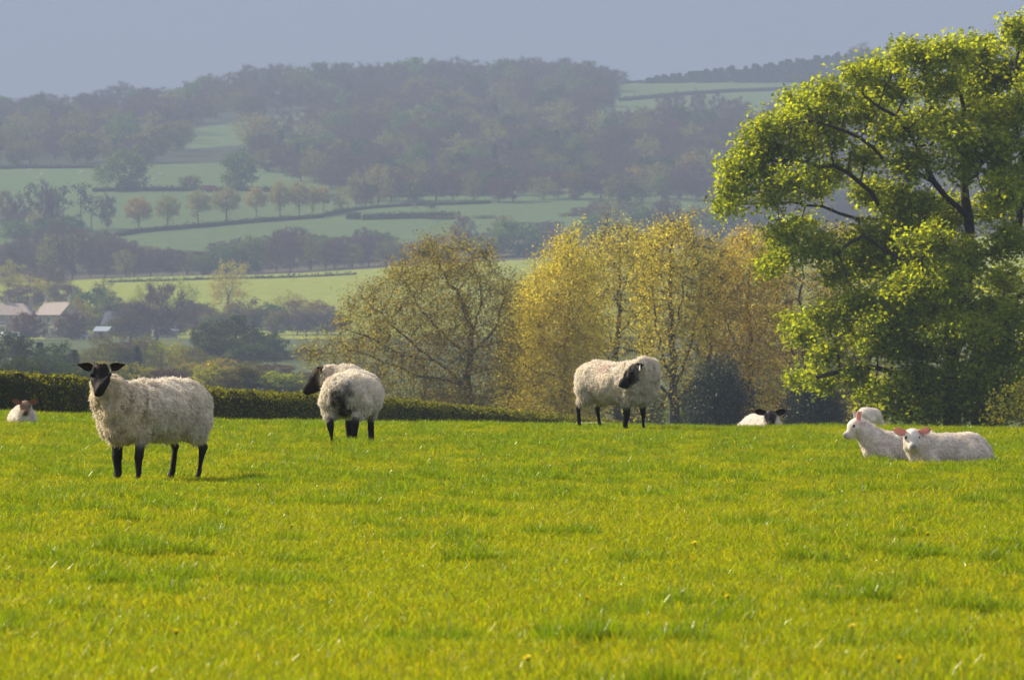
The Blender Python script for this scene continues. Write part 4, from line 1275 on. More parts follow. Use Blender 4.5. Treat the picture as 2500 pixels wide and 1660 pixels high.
HD0 = 1400.0
h1 = gl(142, HD0)
gable_house('stone_house', 'gabled pale stone house with sunlit roof behind the right copper tree', h1, math.radians(-38), 7.2, 6.6, 4.9, 7.4, slate_m,
            [(-2.2, 3.1, .9, 1.25), (.4, 3.1, .9, 1.25), (1.2, .7, 1.1, 1.3)], [(-.9, 1.1, 2.0)], [(-3.2, 0, 6.4, 8.3), (3.25, 0, 6.6, 8.5)], group='stone houses in the valley', pipe=-.1)
# hipped farmhouse to its left
p = gl(30, HD0 + 6)
fh = obj('stone_farmhouse', None, loc=p, rotz=math.radians(-14), label='long stone farmhouse with hipped roof at the left edge', cat='house', group='stone houses in the valley')
x0, x1, y0, y1, He, Hr = -7.5, 5.4, -3.4, 3.4, 4.9, 7.3
MB().quad((x0, y0, -.8), (x1, y0, -.8), (x1, y0, He), (x0, y0, He)).quad((x1, y0, -.8), (x1, y1, -.8), (x1, y1, He), (x1, y0, He)).quad((x1, y1, -.8), (x0, y1, -.8), (x0, y1, He), (x1, y1, He)).quad((x0, y1, -.8), (x0, y0, -.8), (x0, y0, He), (x0, y1, He)).build('wall', stone_m, fh)
e = .35
rf = MB()
xa, xb = x0 + 3, x1 - 3
rf.quad((x0 - e, y0 - e, He - .1), (x1 + e, y0 - e, He - .1), (xb, 0, Hr), (xa, 0, Hr)).quad((x1 + e, y1 + e, He - .1), (x0 - e, y1 + e, He - .1), (xa, 0, Hr), (xb, 0, Hr))
rf.tri((x1 + e, y0 - e, He - .1), (x1 + e, y1 + e, He - .1), (xb, 0, Hr)).tri((x0 - e, y1 + e, He - .1), (x0 - e, y0 - e, He - .1), (xa, 0, Hr))
rf.quad((x0 - e, y0 - e, He - .12), (x0 - e, y1 + e, He - .12), (x1 + e, y1 + e, He - .12), (x1 + e, y0 - e, He - .12))
rf.build('roof', slate_m, fh)
for x, z, w_, h in [(-5.5, 3.1, 1, 1.1), (-2.6, 3.3, .7, .8), (-1.2, 2.2, .9, .9), (1.8, 3.1, .9, 1.1), (-5.2, .7, 1.1, 1.3), (2.2, .7, 1.1, 1.3)]:
    window(fh, x, z, w_, h, y0 - .03)
chimney(fh, 4.2, 0, 5.5, 8.0)
chimney(fh, -1.4, 0, 6.6, 8.2)
pr = MB().slab([(-4.2, y0 - 1.6, 2.3), (.2, y0 - 1.6, 2.3), (.2, y0 - .02, 2.75), (-4.2, y0 - .02, 2.75)], .12)
po = pr.build('porch', slate_m, fh)
for x in (-4.0, 0.0):
    MB().box(x - .07, x + .07, y0 - 1.5, y0 - 1.36, -.4, 2.3).build('porch_post', white_m, po)

gable_house('slate_cottage', 'low cottage with dark blue slate roof behind the small bare tree', gl(300, 1425), math.radians(-20), 8, 5, 2.2, 4.8, blue_slate_m, [(-1.6, .8, .9, 1)], [(1.2, .9, 1.9)], [(2.6, 0, 3.6, 5.5)], group='stone houses in the valley')
# small shed with pale sheet roof
sh = obj('garden_shed', None, loc=gl(253, 1378), rotz=math.radians(-25), label='small shed with pale blue metal roof right of the copper tree', cat='shed')
s_ = MB().box(-1.7, 1.7, -1.2, 1.2, -.5, 1.7)
s_.build('wall', stone_m, sh)
MB().slab([(-1.9, -1.45, 1.62), (1.9, -1.45, 1.62), (1.9, .1, 2.6), (-1.9, .1, 2.6)], .06).slab([(1.9, 1.45, 1.72), (-1.9, 1.45, 1.72), (-1.9, .1, 2.6), (1.9, .1, 2.6)], .06).build('roof', zinc_m, sh)
MB().box(-.45, .45, -1.26, -1.2, 0, 1.55).build('door', dark_m, sh)
# low byre roofs beyond the bare tree
by = obj('stone_byre', None, loc=gl(402, 1385), rotz=math.radians(10), label='low stone byre with pale roof end left of the evergreen clump', cat='barn')
MB().box(-2.6, 2.6, -1.5, 1.5, -.5, 1.5).build('wall', stone_m, by)
MB().slab([(-2.8, -1.7, 1.42), (2.8, -1.7, 1.42), (2.8, 0, 2.5), (-2.8, 0, 2.5)], .1).slab([(2.8, 1.7, 1.42), (-2.8, 1.7, 1.42), (-2.8, 0, 2.5), (2.8, 0, 2.5)], .1).build('roof', zinc_m, by)
# garden wall
gw = MB().box(-6, 6, -.22, .22, -.4, .95).box(-6.05, 6.05, -.28, .28, .952, 1.08)
gw.build('garden_wall', stone_m, loc=gl(178, 1385), rotz=math.radians(-4), label='low pale garden wall below the right copper tree', cat='wall')


def far_car(label, px, D, rz, paint, van=False):
    root = obj('parked_van' if van else 'parked_car', None, loc=gl(px, D, 0.02), rotz=rz, label=label, cat='van' if van else 'car')
    L, W, H = (4.9, 1.9, 2.0) if van else (4.2, 1.7, 1.45)
    pr = [(-L/2, .35), (-L/2, .95 if not van else 1.9), (-L/2 + .25, H if van else 1.0), (-L/2 + .9, H), (L/2 - (1.2 if van else 1.7), H), (L/2 - (.7 if van else .9), 1.0), (L/2 - .05, .85), (L/2, .35)]
    b = MB()
    for i in range(len(pr)):
        (xa, za), (xb, zb) = pr[i], pr[(i + 1) % len(pr)]
        b.quad((xa, -W/2, za), (xb, -W/2, zb), (xb, W/2, zb), (xa, W/2, za))
    for s in (-1, 1):
        for i in range(1, len(pr) - 1):
            b.tri((pr[0][0], s * W/2, pr[0][1]), (pr[i][0], s * W/2, pr[i][1]), (pr[i+1][0], s * W/2, pr[i+1][1]))
    b.build('body', paint, root)
    for s in (-1, 1):
        MB().box(-L/2 + 1.0, L/2 - 1.75, s * (W/2 + .005) - .01, s * (W/2 + .005) + .01, 1.02, H - .12).build('side_window', glass_m, root)
        for x in (-L/2 + .8, L/2 - .8):
            MB().tube((x, s * (W/2 - .1), .32), (x, s * (W/2 + .03), .32), .32, .32, 12).build('wheel', tyre_m, root)
    return root


far_car('white van parked in front of the hipped farmhouse', 32, 1352, math.radians(20), white_m, True)
far_car('pale blue car parked right of the gabled stone house', 203, 1376, math.radians(70), zinc_m)

# ------------------------------------------------------------------ small far things on the hill
rendered_m = plain_mat('whitewashed_wall', (0.75, 0.75, 0.73), rough=.8, noise=.05)


def far_cottage(label, px, py, rz):
    D = far_D(px, py)
    root = obj('white_cottage', None, loc=gl(px, D, 3.2), rotz=rz, label=label, cat='house', group='white cottages in the hill wood')
    MB().box(-3, 3, -2.2, 2.2, -8, 3.2).build('wall', rendered_m, root)
    MB().slab([(-3.2, -2.5, 3.1), (3.2, -2.5, 3.1), (3.2, 0, 5.0), (-3.2, 0, 5.0)], .15).slab([(3.2, 2.5, 3.1), (-3.2, 2.5, 3.1), (-3.2, 0, 5.0), (3.2, 0, 5.0)], .15).build('roof', zinc_m, root)
    for x in (-1.5, 1.5):
        window(root, x, 1.0, .8, 1.1, -2.23)
    root.scale = (.6, .6, .6)
    return root


far_cottage('left white cottage peeping out of the hill wood', 1062, 366, .2)
far_cottage('right white cottage peeping out of the hill wood', 1082, 368, -.15)

mast_m = plain_mat('galvanised_steel', (0.35, 0.37, 0.40), rough=.5, noise=.1)
mp = gl(2211, 3300)
mz = pix(2211, 80, 3300).z - mp[2]
mast = obj('radio_mast', None, loc=mp, label='thin radio mast on the skyline above the sycamore', cat='mast')
lm = MB()
for k in range(3):
    a = k * 2.094
    lm.tube((1.0 * math.cos(a), 1.0 * math.sin(a), -1), (.35 * math.cos(a), .35 * math.sin(a), mz * .85), .12, .08, 5)
    for z in np.arange(1, mz * .85, 2.2):
        r_ = 1.0 - .65 * z / (mz * .85)
        b2 = a + 2.094
        lm.tube((r_ * math.cos(a), r_ * math.sin(a), z), (r_ * math.cos(b2), r_ * math.sin(b2), z + 1.6), .05, .05, 4)
lm.build('lattice', mast_m, mast)
MB().tube((0, 0, mz * .84), (0, 0, mz), .09, .04, 6).build('aerial', mast_m, mast)
for k in range(4):
    a = k * 1.571
    MB().box(.7 * math.cos(a) - .25, .7 * math.cos(a) + .25, .7 * math.sin(a) - .25, .7 * math.sin(a) + .25, mz * .6, mz * .72).build('antenna_panel', mast_m, mast)

# tractor with red trailer body by the upper hedge
red_m = plain_mat('faded_red_paint', (0.35, 0.06, 0.07), rough=.5, noise=.15)
D_ = far_D(512, 470)
tr = obj('red_trailer', None, loc=gl(512, D_, .05), rotz=.1, label='faded red farm trailer standing in the upper hedge gap', cat='trailer')
MB().box(-1.9, 1.9, -.9, .9, .75, 1.9).box(-2.0, 2.0, -.98, .98, 1.902, 2.05).build('body', red_m, tr)
MB().tube((1.9, 0, .85), (3.1, 0, .6), .07, .07, 6).build('drawbar', dark_m, tr)
for s in (-1, 1):
    for x in (-.6, .5):
        MB().tube((x, s * .75, .45), (x, s * 1.0, .45), .45, .45, 12).build('wheel', tyre_m, tr)

# ------------------------------------------------------------------ animals: smooth-blended bodies turned into one surface
def surface_nets(V, org, h):
    inside = V < 0
    nx, ny, nz = V.shape
    cnt = np.zeros((nx-1, ny-1, nz-1), np.float32)
    acc = np.zeros((nx-1, ny-1, nz-1, 3), np.float32)
    corner = lambda a, b, c: (slice(a, nx-1+a), slice(b, ny-1+b), slice(c, nz-1+c))
    for ax in range(3):
        for o1 in (0, 1):
            for o2 in (0, 1):
                a = [0, 0, 0]; b = [0, 0, 0]
                oth = [i for i in range(3) if i != ax]
                a[oth[0]] = b[oth[0]] = o1; a[oth[1]] = b[oth[1]] = o2; b[ax] = 1
                va, vb = V[corner(*a)], V[corner(*b)]
                ch = (va < 0) != (vb < 0)
                t = np.where(ch, va / np.where(ch, va - vb, 1), 0)
                cnt += ch
                for k in range(3):
                    acc[..., k] += ch * (t if k == ax else a[k])
    act = cnt > 0
    idx = np.full(act.shape, -1, np.int64)
    idx[act] = np.arange(act.sum())
    cell = np.argwhere(act)
    verts = (cell + acc[act] / cnt[act][:, None]) * h + org
    quads = []
    for ax in range(3):
        o = [i for i in range(3) if i != ax]
        s0 = [slice(1, -1)] * 3; s1 = [slice(1, -1)] * 3
        s0[ax] = slice(0, V.shape[ax]-1); s1[ax] = slice(1, V.shape[ax])
        A_, B_ = inside[tuple(s0)], inside[tuple(s1)]
        e = np.argwhere(A_ != B_)
        flip = A_[A_ != B_]
        off = np.ones(3, int); off[ax] = 0
        e = e + off
        def cid(d1, d2):
            c = e.copy(); c[:, o[0]] -= d1; c[:, o[1]] -= d2
            return idx[c[:, 0], c[:, 1], c[:, 2]]
        q = np.stack([cid(1, 1), cid(0, 1), cid(0, 0), cid(1, 0)], 1)
        f = flip if ax != 1 else ~flip
        q[~f] = q[~f][:, ::-1]
        quads.append(q)
    return verts, np.concatenate(quads)


def sd_prim(P, pr):
    if pr[0] == 'E':
        _, c, r, R, m, k = pr
        q = P - np.array(c, np.float32)
        if R is not None:
            q = q @ np.asarray(R, np.float32)
        r = np.array(r, np.float32)
        k0 = np.linalg.norm(q / r, axis=-1); k1 = np.linalg.norm(q / (r * r), axis=-1)
        return k0 * (k0 - 1) / np.maximum(k1, 1e-6)
    _, a, b, ra, rb, m, k = pr
    a = np.array(a, np.float32); b = np.array(b, np.float32)
    ba = b - a
    t = np.clip(((P - a) @ ba) / (ba @ ba), 0, 1)
    return np.linalg.norm(P - a - t[..., None] * ba, axis=-1) - (ra + (rb - ra) * t)


def blob_mesh(prims, h, lump=0.0, lump_scale=9.0, folds=None):
    pts = []
    for pr in prims:
        if pr[0] == 'E':
            c = np.array(pr[1]); r = max(pr[2]); pts += [c - r, c + r]
        else:
            for p, r in ((pr[1], pr[3]), (pr[2], pr[4])):
                pts += [np.array(p) - r, np.array(p) + r]
    lo = np.min(pts, 0) - 3 * h - lump; hi = np.max(pts, 0) + 3 * h + lump
    n = np.ceil((hi - lo) / h).astype(int)
    ax = [np.float32(lo[i]) + np.arange(n[i], dtype=np.float32) * np.float32(h) for i in range(3)]
    P = np.stack(np.meshgrid(*ax, indexing='ij'), -1)
    V = None
    for pr in prims:
        # only where the shape can matter
        d = sd_prim(P, pr)
        if V is None:
            V = d
        else:
            k = pr[-1]
            hh = np.clip(.5 + .5 * (V - d) / k, 0, 1)
            V = V * (1 - hh) + d * hh - k * hh * (1 - hh)
    if lump:
        V = V + lump * vnoise(P[..., 0] * lump_scale, P[..., 1] * lump_scale, P[..., 2] * lump_scale).astype(np.float32)
        if folds:
            a = np.clip((P[..., 0] - .02) / .25, 0, 1) * np.clip((P[..., 2] - .3) / .1, 0, 1)
            V = V + (folds * a * np.abs(vnoise(P[..., 0] * 15 + P[..., 2] * 5, P[..., 1] * 15, P[..., 2] * 4.5))).astype(np.float32)
    v, q = surface_nets(V, lo, h)
    best = np.full((len(v), 8), 9.0)
    for pr in prims:
        m = pr[-2]
        best[:, m] = np.minimum(best[:, m], sd_prim(v.astype(np.float32), pr))
    wgt = np.exp(-np.clip(best - best.min(1, keepdims=True), 0, 1) / .012)
    wgt /= wgt.sum(1, keepdims=True)
    return v, q, wgt


def frame(d, roll=0.0):
    f = unit(np.array(d, float))
    s = unit(np.cross([0, 0, 1.0], f))       # animal's left
    u = np.cross(f, s)
    return np.stack([f, s, u], 1)            # columns


WOOL, SKIN, DARK, PINK, NOSE = 0, 1, 2, 3, 4


def head_prims(pos, d, s=1.0, face=DARK, lamb=False):
    R = frame(d)
    o = np.array(pos, float)
    T = lambda x, y, z: tuple(o + R @ (np.array([x, y, z]) * s))
    L = 0.78 if lamb else 1.0
    M = 0.80 if lamb else 1.0
    return [
        ('E', T(.0, 0, .0), (.105 * s, .082 * s, .090 * s), R, face, .03),
        ('E', T(.05 * L, 0, .012), (.09 * s, .066 * s, .064 * s), R, face, .04),
        ('C', T(.06 * L, 0, -.012), T(.205 * L, 0, -.048), .072 * s * (M * .5 + .5), .053 * s * M, face, .04),
        ('C', T(.03 * L, 0, -.07), T(.17 * L, 0, -.085), .050 * s, .034 * s, face, .04),
        ('E', T(.225 * L, 0, -.056), (.036 * s * M, .052 * s * M, .042 * s * M), R, face, .03),
        ('E', T((.250 if not lamb else .246) * L, 0, -.044), (.022 * s, .030 * s, .022 * s), R, NOSE if lamb else face, .01),
        ('E', T(.06 * L, .055, .022), (.03 * s, .018 * s, .02 * s), R, face, .02),
        ('E', T(.06 * L, -.055, .022), (.03 * s, .018 * s, .02 * s), R, face, .02),
    ], R, o


def ear_mesh(base, out, open_, L, W, outer_c, inner_c, th=.006, blunt=False):
    """Leaf-shaped cupped ear; returns verts, quads, colours."""
    out = unit(np.array(out, float)); op = np.array(open_, float)
    op = unit(op - out * (op @ out)); sdv = np.cross(out, op)
    nu, nv = 9, 7
    V, C = [], []
    for layer in (0, 1):
        for i in range(nu):
            t = i / (nu - 1)
            w_ = W * (.36 + .64 * math.sin(math.pi * (.12 + .72 * t))) * (1 - max(0, (t - .72) / .28) ** 2.4 * .8) if blunt else W * (0.42 + .62 * math.sin(math.pi * min(1, t * .9 + .08) ** .72)) * (1 - t ** 3.2 * .92)
            for j in range(nv):
                s = (j / (nv - 1)) * 2 - 1
                cup = (s * s - .35) * W * .34 * (1 - .25 * t)
                p = np.array(base) + out * (t * L) + sdv * (s * w_ * .5) + op * cup - op * (th if layer else 0) * (1 - abs(s) * .6) - np.array([0, 0, 1]) * (t * t * L * .06)
                V.append(p)
                C.append(inner_c if layer == 0 and abs(s) < .8 else outer_c)
    Q = []
    for layer in (0, 1):
        b = layer * nu * nv
        for i in range(nu - 1):
            for j in range(nv - 1):
                q = (b + i*nv + j, b + i*nv + j+1, b + (i+1)*nv + j+1, b + (i+1)*nv + j)
                Q.append(q if layer == 0 else q[::-1])
    b = nu * nv
    for i in range(nu - 1):
        for j in (0, nv - 1):
            Q.append((i*nv + j, (i+1)*nv + j, b + (i+1)*nv + j, b + i*nv + j))
    for j in range(nv - 1):
        i = nu - 1
        Q.append((i*nv + j, i*nv + j+1, b + i*nv + j+1, b + i*nv + j))
    return np.array(V), np.array(Q), np.array(C)


body_m = plain_mat('sheep_skin', (1, 1, 1), rough=.75, noise=.18, scale=14, bump=.25, attr='Col', spec=.2)
ear_m = plain_mat('sheep_ear', (1, 1, 1), rough=.7, noise=.1, scale=20, attr='Col', trans=.4)
wool_m = plain_mat('fleece_wool', (1, 1, 1), rough=.95, noise=.12, scale=5, attr='Col', trans=.36, spec=.08, sheen=.2)
eye_m = plain_mat('dark_eye', (0.015, 0.010, 0.006), rough=.1, noise=.1, spec=.6)
tag_y = plain_mat('yellow_ear_tag', (0.75, 0.6, 0.10), rough=.4, noise=.05)
tag_w = plain_mat('white_ear_tag', (0.78, 0.80, 0.82), rough=.3, noise=.05)
PALE = {WOOL: (.86, .78, .65), SKIN: (.80, .72, .60), DARK: (.016, .012, .010), PINK: (.55, .28, .22), NOSE: (.10, .08, .085)}


def locks(v, q, wgt, n, L, rad, g, colf, gravity=.5, seedn=0, lean=None, mask=None, rnd=.35, comb_w=.55):
    """Small tapering locks of wool rooted on the woolly faces."""
    c = v[q].mean(1)
    nrm = np.cross(v[q[:, 2]] - v[q[:, 0]], v[q[:, 3]] - v[q[:, 1]])
    ar = np.linalg.norm(nrm, axis=1)
    nrm = nrm / np.maximum(ar[:, None], 1e-12)
    wf = wgt[q, WOOL].mean(1)
    pr = ar * (wf > .45)
    if mask is not None:
        pr = pr * mask(c)
    f = g.choice(len(q), n, p=pr / pr.sum())
    uv = g.random((n, 2, 1))
    a, b, cc, d = [v[q[f, k]] for k in range(4)]
    p = (a * (1-uv[:, 0]) + b * uv[:, 0]) * (1-uv[:, 1]) + (d * (1-uv[:, 0]) + cc * uv[:, 0]) * uv[:, 1]
    nn = nrm[f]
    cl = vnoise(p[:, 0] * 11 + seedn, p[:, 1] * 11, p[:, 2] * 11)
    cl2 = vnoise(p[:, 0] * 30 + seedn, p[:, 1] * 30, p[:, 2] * 30)
    comb = np.stack([vnoise(p[:, 0] * 8 + seedn, p[:, 1] * 8, p[:, 2] * 5 + k * 37) + .8 * vnoise(p[:, 0] * 21 + seedn, p[:, 1] * 21, p[:, 2] * 12 + k * 17) for k in range(3)], 1)
    down = np.array([0, 0, -1.])
    dirn = unit(nn * .8 + down * gravity + comb * comb_w + g.normal(0, rnd, (n, 3)) + (lean if lean is not None else 0))
    Ls = (L * (1 + .35 * cl + .25 * cl2) * g.uniform(.65, 1.25, n))[:, None]
    t1 = unit(np.cross(dirn, g.normal(0, 1, (n, 3)))); t2 = np.cross(dirn, t1)
    r = (rad * g.uniform(.7, 1.4, n))[:, None]
    base = p - nn * L * .12
    mid = base + dirn * Ls * .55
    tip = base + unit(dirn + down * gravity * .45 + g.normal(0, .25, (n, 3))) * Ls
    V = np.stack([base - t1 * r, base + t1 * r, mid + t1 * r * .85, mid - t1 * r * .85, tip], 1)
    i = np.arange(n)[:, None] * 5
    Q = i + np.array([[0, 1, 2, 3]])
    T = i + np.array([[3, 2, 4]])
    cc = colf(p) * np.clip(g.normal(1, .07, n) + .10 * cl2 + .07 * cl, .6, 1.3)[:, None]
    return V.reshape(-1, 3), Q, T, np.repeat(cc, 5, 0)


def ball(c, r, name, m, parent):
    V, Q = [], []
    nu, nv = 8, 6
    for i in range(nv + 1):
        th = math.pi * i / nv
        for j in range(nu):
            ph = 2 * math.pi * j / nu
            V.append((c[0] + r * math.sin(th) * math.cos(ph), c[1] + r * math.sin(th) * math.sin(ph), c[2] + r * math.cos(th)))
    for i in range(nv):
        for j in range(nu):
            Q.append((i*nu + j, (i+1)*nu + j, (i+1)*nu + (j+1) % nu, i*nu + (j+1) % nu))
    return obj(name, mesh_np(name, V, Q, None, m, smooth=True), parent)


def finish_animal(name, label, group, loc, rotz, scale, prims, R, o, hs, cols, ear, lock_sets, colf, h, lump, seed, eyes=True, tagspec=None, cat='sheep', lump_scale=9.0, bodycol=None, folds=None, comb=.42):
    """Body surface with ears joined, fleece, eyes and ear tag under one empty."""
    v, q, wgt = blob_mesh(prims, h, lump, lump_scale, folds)
    C = np.zeros((len(v), 3))
    for m, c in cols.items():
        C += wgt[:, m:m+1] * np.array(c)
    if bodycol is not None:
        C = bodycol(v, C)
    if cat == 'sheep':
        lo_ = (v - o) @ R / hs
        br = (np.clip((lo_[:, 2] - .02) / .05, 0, 1) * np.clip((.09 - lo_[:, 0]) / .06, 0, 1) * (np.abs(lo_).max(1) < .14) * wgt[:, DARK])[:, None]
        C = C * (1 - br) + np.array([.032, .019, .013]) * br
    root = obj(name, None, loc=loc, rotz=rotz, label=label, cat=cat, group=group)
    root.scale = (scale,) * 3
    V, Q, CC = [v], [q], [C]
    nb = len(v)
    T = lambda x, y, z: o + R @ (np.array([x, y, z]) * hs)
    ear_objs = []
    for s in (1, -1):
        bo = ear['base']
        base = T(bo[0], s * bo[1], bo[2])
        outd = R @ np.array([ear['out'][0], s * ear['out'][1], ear['out'][2]])
        opn = R @ np.array([ear['open'][0], s * ear['open'][1], ear['open'][2]])
        ev, eq, ec = ear_mesh(base, outd, opn, ear['L'] * hs, ear['W'] * hs, ear['outer'], ear['inner'], blunt=cat == 'lamb')
        V.append(ev); Q.append(eq + nb); CC.append(ec); nb += len(ev)
        ear_objs.append((base, unit(outd), opn))
    me = mesh_np('body', np.concatenate(V), np.concatenate(Q), None, body_m, np.concatenate(CC), True)
    me.materials.append(ear_m)
    mi = np.zeros(len(me.polygons), np.int32); mi[len(q):] = 1
    me.polygons.foreach_set('material_index', mi)
    obj('body', me, root)
    g = np.random.default_rng(seed)
    FV, FQ, FT, FC = [], [], [], []
    nb = 0
    for ls in lock_sets:
        a, b, c, d = locks(v, q, wgt, ls['n'], ls['L'], ls['r'], g, colf, ls.get('g', .5), seed, ls.get('lean'), ls.get('mask'), ls.get('rnd', .35), comb)
        FV.append(a); FQ.append(b + nb); FT.append(c + nb); FC.append(d); nb += len(a)
    obj('fleece', mesh_np('fleece', np.concatenate(FV), np.concatenate(FQ), np.concatenate(FT), wool_m, np.concatenate(FC), True), root)
    if eyes:
        for s in (1, -1):
            ball(T(.066, s * .069, .022), (.019 if cat == 'sheep' else .025) * hs, 'eye', eye_m, root)
    if tagspec:
        side, m = tagspec
        b_, od, op = ear_objs[0 if side > 0 else 1]
        c = b_ + od * ear['L'] * hs * .45 + unit(np.array(op)) * .012
        up = np.array([0, 0, 1.])
        sd2 = unit(np.cross(op, up))
        t = MB()
        p = [tuple(c + sd2 * x + up * z) for x, z in ((-.016, -.05), (.016, -.05), (.016, .012), (-.016, .012))]
        t.slab(p, .004)
        t.build('ear_tag', m, root)
    return root


def leg(pts, rs, mats, k=.03):
    return [('C', pts[i], pts[i+1], rs[i], rs[i+1], mats[i], k) for i in range(len(pts) - 1)]


def ewe_prims(neck, fl=(0, 0), hl=(0, 0), deep=0.0):
    P = [('E', (0, 0, .56), (.46, .255, .215), None, WOOL, .05),
         ('E', (-.28, 0, .57), (.25, .248, .215), None, WOOL, .08),
         ('E', (.28, 0, .555), (.25, .24, .225), None, WOOL, .08),
         ('E', (.02, 0, .51), (.36, .24, .155), None, WOOL, .08),
         ('E', (.40, 0, .52), (.15, .18, .19), None, WOOL, .08)]
    P += [('C', neck[i][0], neck[i+1][0], neck[i][1], neck[i+1][1], WOOL, .07) for i in range(len(neck) - 1)]
    for s, off in ((1, fl[0]), (-1, fl[1])):
        P += leg([(.29, s*.13, .42), (.30 + off*.3, s*.125, .33), (.305 + off*.5, s*.12, .20), (.295 + off, s*.12, .075), (.315 + off, s*.12, .02)], [.08, .044, .031, .022, .030], [WOOL, DARK, DARK, DARK], .02)
    for s, off in ((1, hl[0]), (-1, hl[1])):
        P += leg([(-.30, s*.15, .48), (-.28, s*.155, .42), (-.36 + off*.4, s*.14, .34), (-.415 + off*.6, s*.135, .265), (-.385 + off, s*.125, .075), (-.36 + off, s*.125, .02)], [.13, .10, .055, .033, .023, .031], [WOOL, WOOL, DARK, DARK, DARK], .02)
    P.append(('C', (-.50, 0, .62), (-.545, 0, .45), .05, .03, WOOL, .04))
    return P


def base_wool(p):
    return np.array([.93, .855, .73]) * np.ones((len(p), 1))


def place(px, py_feet, D):
    return tuple(on_ground(px * K, D))


EAR_EWE = dict(base=(-.015, .070, .045), out=(-.05, 1, .28), open=(1, .1, .05), L=.122, W=.070, outer=(.02, .014, .011), inner=(.055, .028, .024))

# ---- ewe 1: left foreground, body to the right, face to the camera
loc1 = place(356, 1103, 48.1)
f1 = np.array([-.62, -.785]); rz1 = math.atan2(f1[1], f1[0])
hp, R1, o1 = head_prims((.69, .07, .845), (.80, .60, -.46), .98)
P1 = ewe_prims([((.34, 0, .58), .22), ((.49, .01, .655), .165), ((.60, .02, .755), .098)], fl=(.02, -.01), hl=(.0, .03)) + hp
P1 += [('E', (.38, 0, .43), (.16, .16, .09), None, WOOL, .06)]


def col1(p):
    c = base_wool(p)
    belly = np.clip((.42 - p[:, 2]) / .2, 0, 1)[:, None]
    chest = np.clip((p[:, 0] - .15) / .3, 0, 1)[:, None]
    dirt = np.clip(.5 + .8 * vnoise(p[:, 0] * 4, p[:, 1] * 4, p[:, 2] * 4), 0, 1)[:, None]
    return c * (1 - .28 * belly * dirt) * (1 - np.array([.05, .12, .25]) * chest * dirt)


LS_EWE = lambda m=1: [dict(n=int(38000 * m), L=.028, r=.0046, g=.5, rnd=.2), dict(n=int(9000 * m), L=.038, r=.0036, g=.7, rnd=.4), dict(n=int(1200 * m), L=.05, r=.004, g=1.4, mask=lambda c: (c[:, 2] < .40) * 1.0)]
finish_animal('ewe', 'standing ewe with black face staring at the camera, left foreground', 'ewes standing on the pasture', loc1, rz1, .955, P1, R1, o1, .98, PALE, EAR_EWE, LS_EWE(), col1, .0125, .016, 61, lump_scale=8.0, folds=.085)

# ---- ewe 2: seen from behind, head turned left
loc2 = place(813, 1022, 65.8)
f2 = np.array([.23, .973]); rz2 = math.atan2(f2[1], f2[0])
hp, R2, o2 = head_prims((.40, .45, .76), (-.12, .88, -.62), 1.04)
P2 = ewe_prims([((.34, .04, .58), .22), ((.45, .17, .67), .165), ((.42, .36, .735), .12)], fl=(.0, .02), hl=(.0, -.01)) + hp
P2 = [(*p[:2], (p[2][0], p[2][1] * 1.03, p[2][2]), *p[3:]) if p[0] == 'E' and p[-2] == WOOL else p for p in P2]


def col2(p):
    c = base_wool(p)
    r_ = np.sqrt((p[:, 1] / .10) ** 2 + ((p[:, 2] - .50) / .16) ** 2) + .55 * vnoise(p[:, 0] * 14, p[:, 1] * 14, p[:, 2] * 14) + .4 * vnoise(p[:, 0] * 40, p[:, 1] * 40, p[:, 2] * 25)
    low = np.sqrt((p[:, 1] / .06) ** 2 + ((p[:, 2] - .34) / .16) ** 2)
    st = np.clip(1.45 - np.minimum(r_, low), 0, 1) * (p[:, 0] < -.32)
    st = st[:, None] * .95
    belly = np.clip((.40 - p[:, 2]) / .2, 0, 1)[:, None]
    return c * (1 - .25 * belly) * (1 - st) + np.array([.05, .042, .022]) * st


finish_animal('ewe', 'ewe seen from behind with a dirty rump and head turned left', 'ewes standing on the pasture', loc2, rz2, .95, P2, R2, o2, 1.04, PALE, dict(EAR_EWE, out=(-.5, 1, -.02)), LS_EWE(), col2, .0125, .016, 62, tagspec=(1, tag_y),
              bodycol=lambda v, C: np.where((v[:, 0:1] < -.32) & (C[:, 0:1] > .3), col2(v) * .95, C))

# ---- ewe 3: on the brow, body facing right, head turned back to the left
loc3 = place(1418, 980, 81.5)
f3 = np.array([.73, -.68]); rz3 = math.atan2(f3[1], f3[0])
hp, R3_, o3 = head_prims((.50, -.19, .700), (-.50, -.80, -.52), 1.06)
P3 = ewe_prims([((.34, 0, .61), .20), ((.49, -.03, .68), .165), ((.53, -.12, .715), .125)], fl=(.03, -.03), hl=(.03, -.05)) + hp
P3 += [('E', (.40, -.02, .55), (.20, .24, .21), None, WOOL, .1)]


def col3(p):
    c = base_wool(p)
    mk = np.sqrt(((p[:, 0] + .02) / .09) ** 2 + ((p[:, 2] - .72) / .05) ** 2) + .7 * np.abs(vnoise(p[:, 0] * 22, p[:, 1] * 22, p[:, 2] * 22))
    mk = (np.clip(1.15 - mk, 0, 1) * (p[:, 1] < 0))[:, None] * .8
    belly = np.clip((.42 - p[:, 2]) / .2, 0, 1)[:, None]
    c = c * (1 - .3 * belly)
    return c * (1 - mk) + np.array([.42, .10, .09]) * mk


finish_animal('ewe', 'ewe on the brow looking back left, faint red mark on its fleece', 'ewes standing on the pasture', loc3, rz3, 1.10, P3, R3_, o3, 1.06, PALE, dict(EAR_EWE, out=(-.45, 1, .05), L=.115), LS_EWE(), col3, .0125, .018, 63, tagspec=(1, tag_w), lump_scale=7.0, folds=.06)

